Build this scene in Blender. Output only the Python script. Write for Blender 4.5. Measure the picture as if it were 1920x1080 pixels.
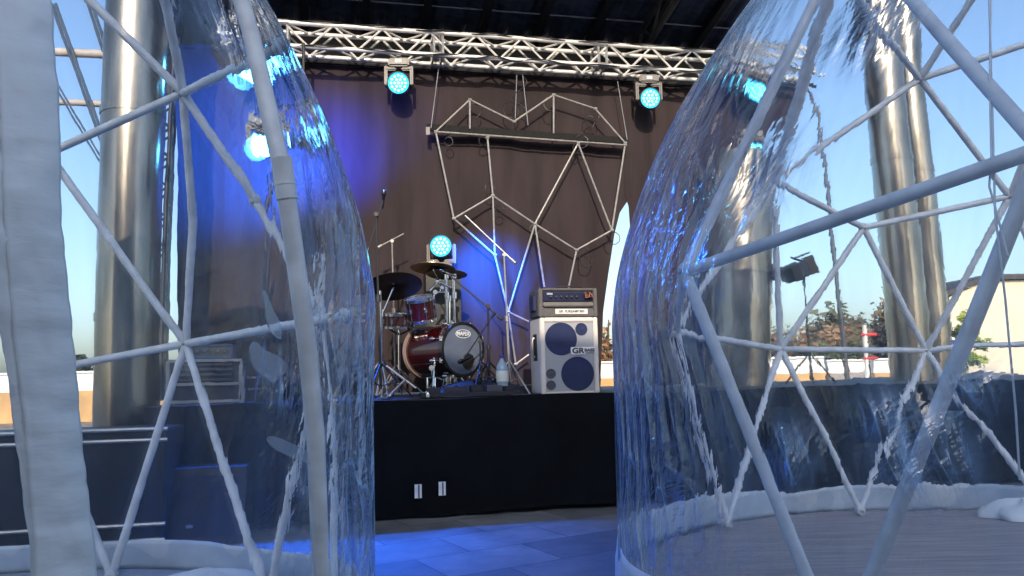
import bpy, bmesh, math, random
import numpy as np
from mathutils import Vector, Matrix, noise
R = math.radians
sc = bpy.context.scene
for o in list(bpy.data.objects):
    bpy.data.objects.remove(o)
COL = sc.collection
random.seed(5)

# ------------------------------------------------------------------ camera
F = 1450.0                      # focal length in pixels of the 1920 px wide photograph
EYE = Vector((0, 0, 1.33))
CAMR = (Matrix.Rotation(R(90 + 6.3), 3, 'X') @ Matrix.Rotation(R(-1.3), 3, 'Z'))
cam = bpy.data.cameras.new('camera')
cam.sensor_width = 36
cam.lens = 36 * F / 1920
cam.clip_start = 0.05
cam.clip_end = 3000
camo = bpy.data.objects.new('camera', cam)
COL.objects.link(camo)
camo.matrix_world = Matrix.Translation(EYE) @ CAMR.to_4x4()
sc.camera = camo

# ------------------------------------------------------------------ sky and sun
SUN_EL, SUN_AZ = R(24), R(178)          # low sun behind the camera
world = bpy.data.worlds.new("World")
sc.world = world
world.use_nodes = True
wn = world.node_tree
wn.nodes.clear()
wo = wn.nodes.new('ShaderNodeOutputWorld')
bg = wn.nodes.new('ShaderNodeBackground')
sky = wn.nodes.new('ShaderNodeTexSky')
sky.sky_type = 'NISHITA'
sky.sun_disc = False
sky.sun_elevation = SUN_EL
sky.sun_rotation = SUN_AZ
sky.ozone_density = 2.2
sky.air_density = 1.0
sky.dust_density = 2.4
bg.inputs['Strength'].default_value = 0.15
wn.links.new(sky.outputs[0], bg.inputs[0])
wn.links.new(bg.outputs[0], wo.inputs[0])
sun = bpy.data.lights.new('sun', 'SUN')
sun.energy = 2.3
sun.angle = R(0.5)
sun.color = (1.0, 0.86, 0.68)
suno = bpy.data.objects.new('sun', sun)
COL.objects.link(suno)
sd = Vector((math.sin(SUN_AZ) * math.cos(SUN_EL), math.cos(SUN_AZ) * math.cos(SUN_EL), math.sin(SUN_EL)))
suno.rotation_euler = sd.to_track_quat('Z', 'Y').to_euler()
suno.location = sd * 40
sc.view_settings.view_transform = 'Standard'
sc.view_settings.look = 'None'
sc.view_settings.gamma = 1
sc.view_settings.exposure = 0.85
sc.render.engine = 'CYCLES'
cy = sc.cycles
cy.max_bounces = 14
cy.transmission_bounces = 12
cy.transparent_max_bounces = 16
cy.glossy_bounces = 4
cy.diffuse_bounces = 3
cy.caustics_refractive = True
cy.caustics_reflective = False
cy.sample_clamp_indirect = 6
cy.sample_clamp_direct = 0
cy.use_denoising = True

# ------------------------------------------------------------------ photo -> place helpers
def ray(px, py):
    d = CAMR @ Vector((px - 960, 540 - py, -F))
    return d.normalized()
YAW = R(12)
SO = Vector((-0.18, 7.6, 0))
SU = Vector((math.cos(YAW), math.sin(YAW), 0))
SN = Vector((-math.sin(YAW), math.cos(YAW), 0))
def W(s, t, z):
    """stage coordinates (along, back, up) -> world"""
    return SO + SU * s + SN * t + Vector((0, 0, z))
def P(px, py, t):
    """where the sight line through a pixel meets the upright plane at stage depth t -> (s, z)"""
    d = ray(px, py)
    k = (SO + SN * t - EYE).dot(SN) / d.dot(SN)
    p = EYE + d * k - SO
    return p.dot(SU), p.z
def PW(px, py, t):
    s, z = P(px, py, t)
    return W(s, t, z)
def G(px, py, z=0):
    d = ray(px, py)
    return EYE + d * ((z - EYE.z) / d.z)
def D(px, py, y):
    d = ray(px, py)
    return EYE + d * (y / d.y)

# ------------------------------------------------------------------ materials
MATS = {}
def mat(name, col, rough=0.6, metal=0.0, var=0.15, scale=8.0, bump=0.0, bscale=60.0, emit=None, es=0.0, stretch=None, col2=None, spec=0.5, coat=0.0, trans=0.0):
    if name in MATS: return MATS[name]
    m = bpy.data.materials.new(name)
    m.use_nodes = True
    nt = m.node_tree
    b = nt.nodes['Principled BSDF']
    b.inputs['Roughness'].default_value = rough
    b.inputs['Metallic'].default_value = metal
    b.inputs['Specular IOR Level'].default_value = spec
    b.inputs['Coat Weight'].default_value = coat
    b.inputs['Transmission Weight'].default_value = trans
    tc = nt.nodes.new('ShaderNodeTexCoord')
    mp = nt.nodes.new('ShaderNodeMapping')
    nt.links.new(tc.outputs['Object'], mp.inputs['Vector'])
    if stretch: mp.inputs['Scale'].default_value = stretch
    n = nt.nodes.new('ShaderNodeTexNoise')
    n.inputs['Scale'].default_value = scale
    n.inputs['Detail'].default_value = 6
    nt.links.new(mp.outputs[0], n.inputs['Vector'])
    cr = nt.nodes.new('ShaderNodeValToRGB')
    c2 = col2 or tuple(min(1, c * (1 + var)) for c in col)
    c1 = col if col2 else tuple(c * (1 - var) for c in col)
    cr.color_ramp.elements[0].position = 0.32
    cr.color_ramp.elements[1].position = 0.68
    cr.color_ramp.elements[0].color = (*c1, 1)
    cr.color_ramp.elements[1].color = (*c2, 1)
    nt.links.new(n.outputs[0], cr.inputs[0])
    nt.links.new(cr.outputs[0], b.inputs['Base Color'])
    mr = nt.nodes.new('ShaderNodeMapRange')
    mr.inputs['To Min'].default_value = max(0.02, rough * 0.8)
    mr.inputs['To Max'].default_value = min(1, rough * 1.25)
    nt.links.new(n.outputs[0], mr.inputs[0])
    nt.links.new(mr.outputs[0], b.inputs['Roughness'])
    if bump:
        n2 = nt.nodes.new('ShaderNodeTexNoise')
        n2.inputs['Scale'].default_value = bscale
        n2.inputs['Detail'].default_value = 4
        nt.links.new(mp.outputs[0], n2.inputs['Vector'])
        bp = nt.nodes.new('ShaderNodeBump')
        bp.inputs['Strength'].default_value = bump
        bp.inputs['Distance'].default_value = 0.01
        nt.links.new(n2.outputs[0], bp.inputs['Height'])
        nt.links.new(bp.outputs[0], b.inputs['Normal'])
    if emit:
        b.inputs['Emission Color'].default_value = (*emit, 1)
        b.inputs['Emission Strength'].default_value = es
    MATS[name] = m
    return m

M_pole = mat('white_pole', (0.74, 0.77, 0.80), 0.38, bump=0.1, bscale=30)
M_conn = mat('pole_connector', (0.68, 0.71, 0.74), 0.4)
M_canvas = mat('white_canvas', (0.74, 0.79, 0.83), 0.6, var=0.04, scale=5, bump=0.3, bscale=12, stretch=(1, 1, 3))
M_truss = mat('truss_aluminium', (0.80, 0.78, 0.74), 0.38, metal=0.35, var=0.1, scale=14, bump=0.1)
M_black = mat('black_metal', (0.02, 0.02, 0.022), 0.45, bump=0.1)
M_blackcloth = mat('black_skirt_cloth', (0.0045, 0.005, 0.0075), 0.95, var=0.4, scale=2, spec=0.15, bump=0.3, bscale=25)
M_chrome = mat('chrome', (0.75, 0.74, 0.72), 0.15, metal=1.0, var=0.05)
M_steel = mat('dull_steel', (0.50, 0.49, 0.47), 0.35, metal=0.7)
M_tubesteel = mat('raw_steel_tube', (0.33, 0.315, 0.30), 0.42, metal=0.35, var=0.2, scale=20)
M_headplastic = mat('grey_lamp_plastic', (0.13, 0.12, 0.115), 0.45)
M_deck = mat('stage_deck', (0.022, 0.022, 0.026), 0.6, var=0.4, scale=5, bump=0.2)

def ground_mat():
    m = bpy.data.materials.new('stone_paving'); m.use_nodes = True
    nt = m.node_tree; b = nt.nodes['Principled BSDF']
    tc = nt.nodes.new('ShaderNodeTexCoord')
    mp = nt.nodes.new('ShaderNodeMapping'); mp.inputs['Rotation'].default_value = (0, 0, -R(30))
    nt.links.new(tc.outputs['Object'], mp.inputs['Vector'])
    br = nt.nodes.new('ShaderNodeTexBrick')
    br.inputs['Scale'].default_value = 1.0
    br.inputs['Brick Width'].default_value = 0.9
    br.inputs['Row Height'].default_value = 0.6
    br.inputs['Mortar Size'].default_value = 0.006
    br.inputs['Color1'].default_value = (0.17, 0.165, 0.16, 1)
    br.inputs['Color2'].default_value = (0.31, 0.30, 0.285, 1)
    br.inputs['Mortar'].default_value = (0.09, 0.085, 0.08, 1)
    nt.links.new(mp.outputs[0], br.inputs['Vector'])
    n = nt.nodes.new('ShaderNodeTexNoise'); n.inputs['Scale'].default_value = 2.6; n.inputs['Detail'].default_value = 14
    n.inputs['Roughness'].default_value = 0.7
    nt.links.new(tc.outputs['Object'], n.inputs['Vector'])
    mx = nt.nodes.new('ShaderNodeMix'); mx.data_type = 'RGBA'; mx.blend_type = 'MULTIPLY'
    mx.inputs[0].default_value = 0.9
    cr = nt.nodes.new('ShaderNodeValToRGB'); cr.color_ramp.elements[0].position = 0.3; cr.color_ramp.elements[1].position = 0.75
    cr.color_ramp.elements[0].color = (0.45, 0.45, 0.46, 1)
    nt.links.new(n.outputs[0], cr.inputs[0])
    nt.links.new(br.outputs[0], mx.inputs[6]); nt.links.new(cr.outputs[0], mx.inputs[7])
    nt.links.new(mx.outputs[2], b.inputs['Base Color'])
    b.inputs['Roughness'].default_value = 0.5
    bp = nt.nodes.new('ShaderNodeBump'); bp.inputs['Strength'].default_value = 0.35; bp.inputs['Distance'].default_value = 0.01
    nt.links.new(n.outputs[0], bp.inputs['Height']); nt.links.new(bp.outputs[0], b.inputs['Normal'])
    return m

def film_mat(name, rot=0.0, ripple=1.0):
    """clear PVC sheet: faint bending of what lies behind it, fresnel gloss, a little haze tinted blue in place of lamp light, creases with painted highlights"""
    m = bpy.data.materials.new(name); m.use_nodes = True
    nt = m.node_tree; nt.nodes.clear(); N = nt.nodes.new; L = nt.links.new
    out = N('ShaderNodeOutputMaterial')
    uv = N('ShaderNodeUVMap'); uv.uv_map = 'UVMap'
    at = N('ShaderNodeAttribute'); at.attribute_name = 'crease'
    # slow warp so that creases do not run ruler straight
    wp = N('ShaderNodeTexNoise'); wp.inputs['Scale'].default_value = 0.9; wp.inputs['Detail'].default_value = 2
    L(uv.outputs[0], wp.inputs['Vector'])
    wm = N('ShaderNodeVectorMath'); wm.operation = 'SCALE'; wm.inputs['Scale'].default_value = 0.55
    L(wp.outputs['Color'], wm.inputs[0])
    wa = N('ShaderNodeVectorMath'); wa.operation = 'ADD'
    L(uv.outputs[0], wa.inputs[0]); L(wm.outputs[0], wa.inputs[1])
    def streak(sx, sy, ang, detail=3, rough=0.55, scale=1.0):
        mp = N('ShaderNodeMapping'); mp.vector_type = 'TEXTURE'
        mp.inputs['Rotation'].default_value = (0, 0, ang)
        mp.inputs['Scale'].default_value = (1 / sx, 1 / sy, 1)
        L(wa.outputs[0], mp.inputs['Vector'])
        n = N('ShaderNodeTexNoise'); n.inputs['Scale'].default_value = scale
        n.inputs['Detail'].default_value = detail; n.inputs['Roughness'].default_value = rough
        L(mp.outputs[0], n.inputs['Vector'])
        return n
    n_big = streak(1.6, 0.8, rot, 2)                 # soft billows
    n_mid = streak(9, .7, rot + 0.10, 3)            # folds
    n_fine = streak(30, .8, rot * .4 - 0.05, 3, 0.55)     # hairline creases
    n_x = streak(3, 14, rot + 0.6, 3)                # few diagonal pulls
    n_jit = streak(60, 11, rot, 2, 0.5)              # rippled surface of rolled sheet
    def mul(a, k):
        x = N('ShaderNodeMath'); x.operation = 'MULTIPLY'
        L(a, x.inputs[0])
        if isinstance(k, float): x.inputs[1].default_value = k
        else: L(k, x.inputs[1])
        return x.outputs[0]
    def add(a, b):
        x = N('ShaderNodeMath'); x.operation = 'ADD'; L(a, x.inputs[0]); L(b, x.inputs[1]); return x.outputs[0]
    def ridge(n):
        # |2n-1| -> sharp valley lines
        a = N('ShaderNodeMath'); a.operation = 'SUBTRACT'; a.inputs[1].default_value = 0.5; L(n.outputs[0], a.inputs[0])
        b = N('ShaderNodeMath'); b.operation = 'ABSOLUTE'; L(a.outputs[0], b.inputs[0])
        return b.outputs[0]
    rp = N('ShaderNodeTexNoise'); rp.inputs['Scale'].default_value = 1.1; L(uv.outputs[0], rp.inputs['Vector'])
    rpm = N('ShaderNodeMapRange'); rpm.inputs['From Min'].default_value = 0.40; rpm.inputs['From Max'].default_value = 0.62
    rpm.inputs['To Min'].default_value = 0.25; rpm.inputs['To Max'].default_value = 1.0; L(rp.outputs[0], rpm.inputs[0])
    base = add(mul(n_big.outputs[0], 0.022), mul(mul(n_jit.outputs[0], 0.00062 * ripple), rpm.outputs[0]))
    def voro(sx, sy, ang, feat, rnd=1.0):
        mp = N('ShaderNodeMapping'); mp.vector_type = 'TEXTURE'; mp.inputs['Rotation'].default_value = (0, 0, ang)
        mp.inputs['Scale'].default_value = (1 / sx, 1 / sy, 1); L(wa.outputs[0], mp.inputs['Vector'])
        v = N('ShaderNodeTexVoronoi'); v.feature = feat; v.inputs['Scale'].default_value = 1.0; v.inputs['Randomness'].default_value = rnd
        L(mp.outputs[0], v.inputs['Vector']); return v.outputs['Distance']
    v_f = voro(7.5, 2.0, rot + .10, 'F1'); v_f2 = voro(19, 5.5, rot - .28, 'F1')
    v_e = voro(7.5, 2.0, rot + .10, 'DISTANCE_TO_EDGE'); v_e2 = voro(19, 5.5, rot - .28, 'DISTANCE_TO_EDGE')
    creased = add(add(mul(v_f, 0.060), mul(v_f2, 0.016)), add(mul(ridge(n_mid), 0.035), add(mul(ridge(n_fine), 0.0035), mul(ridge(n_x), 0.02))))
    h = add(base, mul(creased, at.outputs['Fac']))
    bp = N('ShaderNodeBump'); bp.inputs['Strength'].default_value = 1.0; bp.inputs['Distance'].default_value = 1.0
    L(mul(h, 1.6), bp.inputs['Height'])
    rf = N('ShaderNodeBsdfRefraction'); rf.inputs['IOR'].default_value = 1.010; rf.inputs['Roughness'].default_value = 0.0
    rf.inputs['Color'].default_value = (0.91, 0.945, 0.985, 1)
    L(bp.outputs[0], rf.inputs['Normal'])
    tr = N('ShaderNodeBsdfTransparent'); tr.inputs['Color'].default_value = (0.91, 0.945, 0.985, 1)
    mt = N('ShaderNodeMixShader'); mt.inputs[0].default_value = 0.96
    L(tr.outputs[0], mt.inputs[1]); L(rf.outputs[0], mt.inputs[2])
    # haze; its blue colour stands in for blue light on the sheet
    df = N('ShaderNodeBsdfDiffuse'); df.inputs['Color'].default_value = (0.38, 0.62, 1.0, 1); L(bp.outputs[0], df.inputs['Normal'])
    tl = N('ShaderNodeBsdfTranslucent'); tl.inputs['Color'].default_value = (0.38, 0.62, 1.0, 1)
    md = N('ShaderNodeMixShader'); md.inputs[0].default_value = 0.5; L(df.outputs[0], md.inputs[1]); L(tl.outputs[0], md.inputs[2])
    hz = N('ShaderNodeMapRange'); hz.inputs['From Min'].default_value = 0.42; hz.inputs['From Max'].default_value = 0.75
    hz.inputs['To Min'].default_value = 0.022; hz.inputs['To Max'].default_value = 0.070
    L(n_mid.outputs[0], hz.inputs[0])
    hz2 = mul(hz.outputs[0], 1.0)
    hzc = N('ShaderNodeMapRange'); hzc.inputs['To Min'].default_value = 0.8; hzc.inputs['To Max'].default_value = 5.5
    L(at.outputs['Fac'], hzc.inputs[0])
    # highlights along the creases, painted as thin pale haze lines
    def line(n, lo, k):
        x = N('ShaderNodeMapRange'); x.inputs['From Min'].default_value = 0.0; x.inputs['From Max'].default_value = lo
        x.inputs['To Min'].default_value = k; x.inputs['To Max'].default_value = 0.0; L(ridge(n), x.inputs[0]); return x.outputs[0]
    soft = N('ShaderNodeMapRange'); soft.inputs['From Min'].default_value = 0.50; soft.inputs['From Max'].default_value = 0.74
    soft.inputs['To Min'].default_value = 0.0; soft.inputs['To Max'].default_value = 0.62; L(n_fine.outputs[0], soft.inputs[0])
    def eline(o, w, k):
        x = N('ShaderNodeMapRange'); x.inputs['From Min'].default_value = 0.0; x.inputs['From Max'].default_value = w
        x.inputs['To Min'].default_value = k; x.inputs['To Max'].default_value = 0.0; L(o, x.inputs[0]); return x.outputs[0]
    lines = add(add(soft.outputs[0], add(eline(v_e, .045, .55), eline(v_e2, .05, .30))), add(line(n_mid, 0.006, 0.3), line(n_x, 0.005, 0.3)))
    hz3 = add(mul(hz2, hzc.outputs[0]), mul(mul(lines, at.outputs['Fac']), at.outputs['Fac']))
    m1 = N('ShaderNodeMixShader'); L(hz3, m1.inputs[0]); L(mt.outputs[0], m1.inputs[1]); L(md.outputs[0], m1.inputs[2])
    gl = N('ShaderNodeBsdfGlossy'); gl.inputs['Roughness'].default_value = 0.06; L(bp.outputs[0], gl.inputs['Normal'])
    fr = N('ShaderNodeFresnel'); fr.inputs['IOR'].default_value = 1.5
    # a sheet has no inside: use the same gloss from both sides
    lw = N('ShaderNodeLayerWeight'); lw.inputs['Blend'].default_value = 0.5; L(bp.outputs[0], lw.inputs['Normal'])
    pw = N('ShaderNodeMath'); pw.operation = 'POWER'; pw.inputs[1].default_value = 4.0; L(lw.outputs['Facing'], pw.inputs[0])
    fm = N('ShaderNodeMapRange'); fm.inputs['To Min'].default_value = 0.03; fm.inputs['To Max'].default_value = 0.65
    L(pw.outputs[0], fm.inputs[0])
    m2 = N('ShaderNodeMixShader'); L(add(fm.outputs[0], mul(at.outputs['Fac'], 0.20)), m2.inputs[0]); L(m1.outputs[0], m2.inputs[1]); L(gl.outputs[0], m2.inputs[2])
    L(m2.outputs[0], out.inputs['Surface'])
    return m

# ------------------------------------------------------------------ mesh builder
class MB:
    def __init__(s): s.v = []; s.f = []; s.sm = []
    def add(s, vs, fs, M=None, smooth=False):
        b = len(s.v)
        for v in vs:
            v = Vector(v)
            s.v.append(M @ v if M else v)
        for f in fs:
            s.f.append([i + b for i in f]); s.sm.append(smooth)
        return s
    def box(s, c, size, M=None, bev=0.0):
        x, y, z = size[0] / 2, size[1] / 2, size[2] / 2
        if bev <= 0:
            vs = [Vector((a * x, b * y, d * z)) + Vector(c) for a in (-1, 1) for b in (-1, 1) for d in (-1, 1)]
            fs = [(0, 1, 3, 2), (4, 6, 7, 5), (0, 4, 5, 1), (2, 3, 7, 6), (0, 2, 6, 4), (1, 5, 7, 3)]
            return s.add(vs, fs, M)
        bm = bmesh.new(); bmesh.ops.create_cube(bm, size=1)
        for v in bm.verts: v.co = Vector((v.co.x * 2 * x, v.co.y * 2 * y, v.co.z * 2 * z)) + Vector(c)
        bmesh.ops.bevel(bm, geom=list(bm.edges), offset=bev, segments=2, affect='EDGES')
        bm.verts.index_update()
        s.add([v.co.copy() for v in bm.verts], [[v.index for v in f.verts] for f in bm.faces], M)
        bm.free(); return s
    def tube(s, pts, r, n=10, cap=True, M=None):
        pts = [Vector(p) for p in pts]
        if isinstance(r, (int, float)): r = [r] * len(pts)
        vs = []; fs = []
        up = None
        for i, p in enumerate(pts):
            d = (pts[min(i + 1, len(pts) - 1)] - pts[max(i - 1, 0)]).normalized()
            if up is None:
                up = Vector((0, 0, 1)) if abs(d.z) < 0.9 else Vector((1, 0, 0))
            a = d.cross(up).normalized(); up = a.cross(d).normalized()
            for k in range(n):
                t = 2 * math.pi * k / n
                vs.append(p + a * (math.cos(t) * r[i]) + up * (math.sin(t) * r[i]))
        for i in range(len(pts) - 1):
            for k in range(n):
                fs.append((i * n + k, i * n + (k + 1) % n, (i + 1) * n + (k + 1) % n, (i + 1) * n + k))
        if cap:
            fs.append(tuple(range(n))[::-1]); fs.append(tuple((len(pts) - 1) * n + k for k in range(n)))
        return s.add(vs, fs, M, True)
    def lathe(s, prof, n=24, M=None, cap=True):
        """prof: (radius, height) pairs turned round z"""
        vs = []; fs = []
        for r, z in prof:
            for k in range(n):
                t = 2 * math.pi * k / n
                vs.append((r * math.cos(t), r * math.sin(t), z))
        for i in range(len(prof) - 1):
            for k in range(n):
                fs.append((i * n + k, i * n + (k + 1) % n, (i + 1) * n + (k + 1) % n, (i + 1) * n + k))
        if cap:
            fs.append(tuple(range(n))[::-1]); fs.append(tuple((len(prof) - 1) * n + k for k in range(n)))
        return s.add(vs, fs, M, True)
    def grid(s, fn, nu, nv, smooth=True):
        vs = [fn(i / nu, j / nv) for j in range(nv + 1) for i in range(nu + 1)]
        fs = [(j * (nu + 1) + i, j * (nu + 1) + i + 1, (j + 1) * (nu + 1) + i + 1, (j + 1) * (nu + 1) + i) for j in range(nv) for i in range(nu)]
        return s.add(vs, fs, None, smooth)
    def build(s, name, m, parent=None, world=False):
        me = bpy.data.meshes.new(name)
        vs = s.v
        if parent is not None and world:
            base = parent
            while base.parent: base = base.parent
            inv = base.matrix_basis.inverted()
            vs = [inv @ v for v in vs]
        me.from_pydata([tuple(v) for v in vs], [], s.f)
        me.update()
        if any(s.sm):
            me.polygons.foreach_set('use_smooth', s.sm)
            try: me.set_sharp_from_angle(angle=R(40))
            except Exception: pass
        me.materials.append(m)
        o = bpy.data.objects.new(name, me)
        COL.objects.link(o)
        if parent is not None: o.parent = parent
        return o
def tag(o, label=None, cat=None, group=None, kind=None):
    if label: o['label'] = label
    if cat: o['category'] = cat
    if group: o['group'] = group
    if kind: o['kind'] = kind
    return o
def thing(name, label, cat, loc=(0, 0, 0), rz=0.0, group=None):
    o = bpy.data.objects.new(name, None); COL.objects.link(o)
    o.location = loc; o.rotation_euler = (0, 0, rz); o.empty_display_size = 0.1
    o.matrix_basis = Matrix.Translation(Vector(loc)) @ Matrix.Rotation(rz, 4, 'Z')
    return tag(o, label, cat, group)
def struct(name, mb, m):
    o = mb.build(name, m); o['kind'] = 'structure'; return o
def text(name, body, size, m, parent, loc, rot=(R(90), 0, 0), ext=0.002, sx=1.0, bold=0.0):
    cu = bpy.data.curves.new(name, 'FONT'); cu.body = body; cu.size = size; cu.extrude = ext; cu.offset = bold
    cu.align_x = 'CENTER'; cu.align_y = 'CENTER'
    cu.materials.append(m)
    tmp = bpy.data.objects.new(name, cu); me = bpy.data.meshes.new_from_object(tmp)
    bpy.data.objects.remove(tmp); bpy.data.curves.remove(cu); me.name = name
    me.materials.clear(); me.materials.append(m)
    o = bpy.data.objects.new(name, me); COL.objects.link(o)
    o.parent = parent; o.location = loc; o.rotation_euler = rot; o.scale = (sx, 1, 1)
    return o
def fbm(x, y, z=0.0, o=3):
    return noise.fractal(Vector((x, y, z)), 0.6, 2.1, o)

STZ = 1.33 - 0.225                      # stage deck height, set from the deck edge in the photo
# ================================================================== SETTING
g = MB(); g.add([(-400, -60, 0), (400, -60, 0), (400, 900, 0), (-400, 900, 0)], [(0, 1, 2, 3)])
struct('ground', g, ground_mat())

# ================================================================== STAGE
SL, SR = P(262, 800, 0)[0], 9.5
st = thing('stage', 'long raised stage with black floor and black cloth skirt down to the paving', 'stage', W(0, 0, 0), YAW)
d = MB(); d.box(((SL + SR) / 2, 1.9, STZ - 0.05), (SR - SL, 3.8, 0.10)); d.build('deck', M_deck, st)
def skirt(u, v):
    x = SL + (SR - SL) * u
    z = 0.035 + 0.03 * math.sin(x * 2.3) * 0.5 + (STZ - 0.03) * v
    w = -0.012 * (math.floor((x + 1.1) / 2.0) % 2) + 0.018 * math.sin(x * 9 + math.sin(x * 2.1) * 3) * (1.2 - v) + 0.018 * fbm(x * 1.3, v * 0.7, 3)
    return (x, -0.045 + w, z - (0.035 if v > .99 else 0) * 0)
s_ = MB(); s_.grid(skirt, 500, 8); s_.build('skirt', M_blackcloth, st)
d = MB(); d.box(((SL + SR) / 2, 2.6, STZ / 2 - 0.06), (SR - SL - 0.2, 2.0, STZ - 0.14)); d.build('scaffold_base', M_black, st)

# left wing block with aluminium edges, standing before the stage
def bx_from_px(x0, y0, x1, y1, t, depth, name, label, cat, m):
    s0, z1 = P(x0, y0, t); s1, z0 = P(x1, y1, t)
    return s0, z0, s1, z1
wg = thing('subwoofer', 'large black bass speaker with silver edge rails at the far left before the stage', 'speaker', W((P(300, 900, -0.75)[0] + P(-70, 900, -0.75)[0]) / 2, -0.75, 0), YAW)
wl = P(300, 900, -0.75)[0] - P(-70, 900, -0.75)[0]
wt = P(225, 806, -0.75)[1]
b = MB(); b.box((0, 0.33, wt / 2 + 0.02), (wl, 0.66, wt - 0.04), bev=0.012); b.build('cabinet', mat('black_cabinet', (0.012, 0.012, 0.015), 0.5, bump=0.3, bscale=150), wg)
for zz in (wt + 0.0, wt - 0.085, 0.22, 0.1):
    b = MB(); b.tube([(-wl / 2 - .01, -0.012, zz), (wl / 2 + .01, -0.012, zz)], 0.017, 8); b.build('edge_rail', M_steel, wg)
for k in range(4):
    b = MB(); b.box((-wl / 2 + 0.1 + (wl - 0.2) * (k % 2), 0.1 + 0.45 * (k // 2), 0.0 + 0.02), (0.08, 0.08, 0.04)); b.build('foot', M_black, wg)
mo = thing('stage_monitor', 'wide dark blue lit monitor speaker on the paving beside the black bass speaker', 'speaker', W(P(335, 990, -0.55)[0], -0.62, 0), YAW)
ml = P(440, 940, -0.6)[0] - P(218, 940, -0.6)[0]; mh = P(330, 882, -0.6)[1]
b = MB(); b.add([(-ml / 2, 0, 0.0), (ml / 2, 0, 0.0), (ml / 2, 0.5, 0.0), (-ml / 2, 0.5, 0.0), (-ml / 2, 0.16, mh), (ml / 2, 0.16, mh), (ml / 2, 0.5, mh), (-ml / 2, 0.5, mh)],
      [(3, 2, 1, 0), (4, 5, 6, 7), (0, 1, 5, 4), (1, 2, 6, 5), (2, 3, 7, 6), (3, 0, 4, 7)]); b.build('cabinet', mat('monitor_paint', (0.018, 0.02, 0.03), 0.5), mo)
b = MB(); b.add([(-ml / 2 + .05, -.006 + 0.16 * .12, mh * .12), (ml / 2 - .05, -.006 + 0.16 * .12, mh * .12), (ml / 2 - .05, -.006 + 0.16 * .9, mh * .9), (-ml / 2 + .05, -.006 + 0.16 * .9, mh * .9)], [(0, 1, 2, 3)])
b.build('grille', mat('monitor_grille', (0.02, 0.025, 0.05), 0.6, bump=0.8, bscale=200), mo)
b = MB(); b.box((0.05, 0.008, mh * 0.26), (0.05, 0.004, 0.025)); b.build('badge', M_steel, mo)

# two white tags near the foot of the skirt
for i, (px, py, lb) in enumerate(((784, 921, 'small white tag with a dark centre line on the black skirt, lower of the two'),
                                  (829, 916, 'small white tag with a dark centre line on the black skirt, higher of the two'))):
    s, z = P(px, py, -0.075)
    tg = thing('paper_tag', lb, 'tag', W(s, -0.08, z), YAW, 'white tags on the stage skirt')
    b = MB(); b.box((0, 0, 0), (0.066, 0.005, 0.125)); b.build('sheet', mat('tag_paper', (0.78, 0.80, 0.82), 0.6), tg)
    b = MB(); b.box((0.006, -0.004, 0), (0.012, 0.004, 0.118)); b.build('stripe', M_black, tg)

# ------------------------------------------------------------------ roof
TT = 1.8                                  # depth of the truss front chords
zb = 6.35; zf = 7.35
RL, RR = -4.6, 4.75
rf = thing('stage_roof', 'dark sheet metal roof with rafters over the stage', 'roof', W(0, 0, 0), YAW)
M_roof = mat('roof_sheet', (0.07, 0.085, 0.13), 0.38, var=0.4, scale=3, stretch=(1, 4, 1), bump=0.2, bscale=10)
M_beam = mat('roof_beam', (0.008, 0.009, 0.013), 0.6, var=0.4)
def rz_(t): return zb + (3.4 - t) / 4.6 * (zf - zb)
b = MB()
def rfn(u, v):
    t = -1.2 + 4.6 * v
    x = RL + (RR - RL) * u
    return (x, t, rz_(t) + 0.012 * (1 if (i_r[0] // 2) % 2 else -1))
i_r = [0]
nr = 60
vs = []; fs = []
for i in range(nr * 2):
    x = RL + (RR - RL) * i / (nr * 2 - 1)
    h = 0.02 if (i // 2) % 2 else -0.02
    for t in (-1.2, 3.4): vs.append((x, t, rz_(t) + h))
for i in range(nr * 2 - 1): fs.append((i * 2, i * 2 + 1, i * 2 + 3, i * 2 + 2))
b.add(vs, fs); b.build('sheet', M_roof, rf)
b2 = MB(); b2.box(((RL + RR) / 2, 1.1, 0), (RR - RL + .1, 4.7, 0.06), M=Matrix.Translation((0, 0, rz_(1.1) + 0.09)) @ Matrix.Translation(((0), 1.1, 0)) @ Matrix.Rotation(-math.atan((zf - zb) / 4.6), 4, 'X') @ Matrix.Translation((0, -1.1, 0)))
b2.build('roof_top', M_beam, rf)
for k in range(12):
    x = RL + 0.1 + (RR - RL - .2) * k / 11
    b = MB(); b.add([(x - .05, -1.2, rz_(-1.2) - .03), (x + .05, -1.2, rz_(-1.2) - .03), (x + .05, 3.4, rz_(3.4) - .03), (x - .05, 3.4, rz_(3.4) - .03),
                     (x - .05, -1.2, rz_(-1.2) - .21), (x + .05, -1.2, rz_(-1.2) - .21), (x + .05, 3.4, rz_(3.4) - .17), (x - .05, 3.4, rz_(3.4) - .17)],
                    [(0, 1, 2, 3), (7, 6, 5, 4), (0, 4, 5, 1), (1, 5, 6, 2), (2, 6, 7, 3), (3, 7, 4, 0)])
    b.build('rafter', M_beam, rf)
for t in (0.2, 1.2, 2.1, 2.75):
    b = MB(); b.tube([(RL, t, rz_(t) - 0.07), (RR, t, rz_(t) - 0.07)], 0.012, 6); b.build('purlin', mat('purlin_steel', (0.26, 0.28, 0.34), 0.4, metal=.4), rf)
# back gable wall behind the drape top
b = MB(); b.box(((RL + RR) / 2, 3.35, (zb + 5.0) / 2), (RR - RL, 0.06, zb - 5.0)); b.build('back_panel', M_beam, rf)
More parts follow.
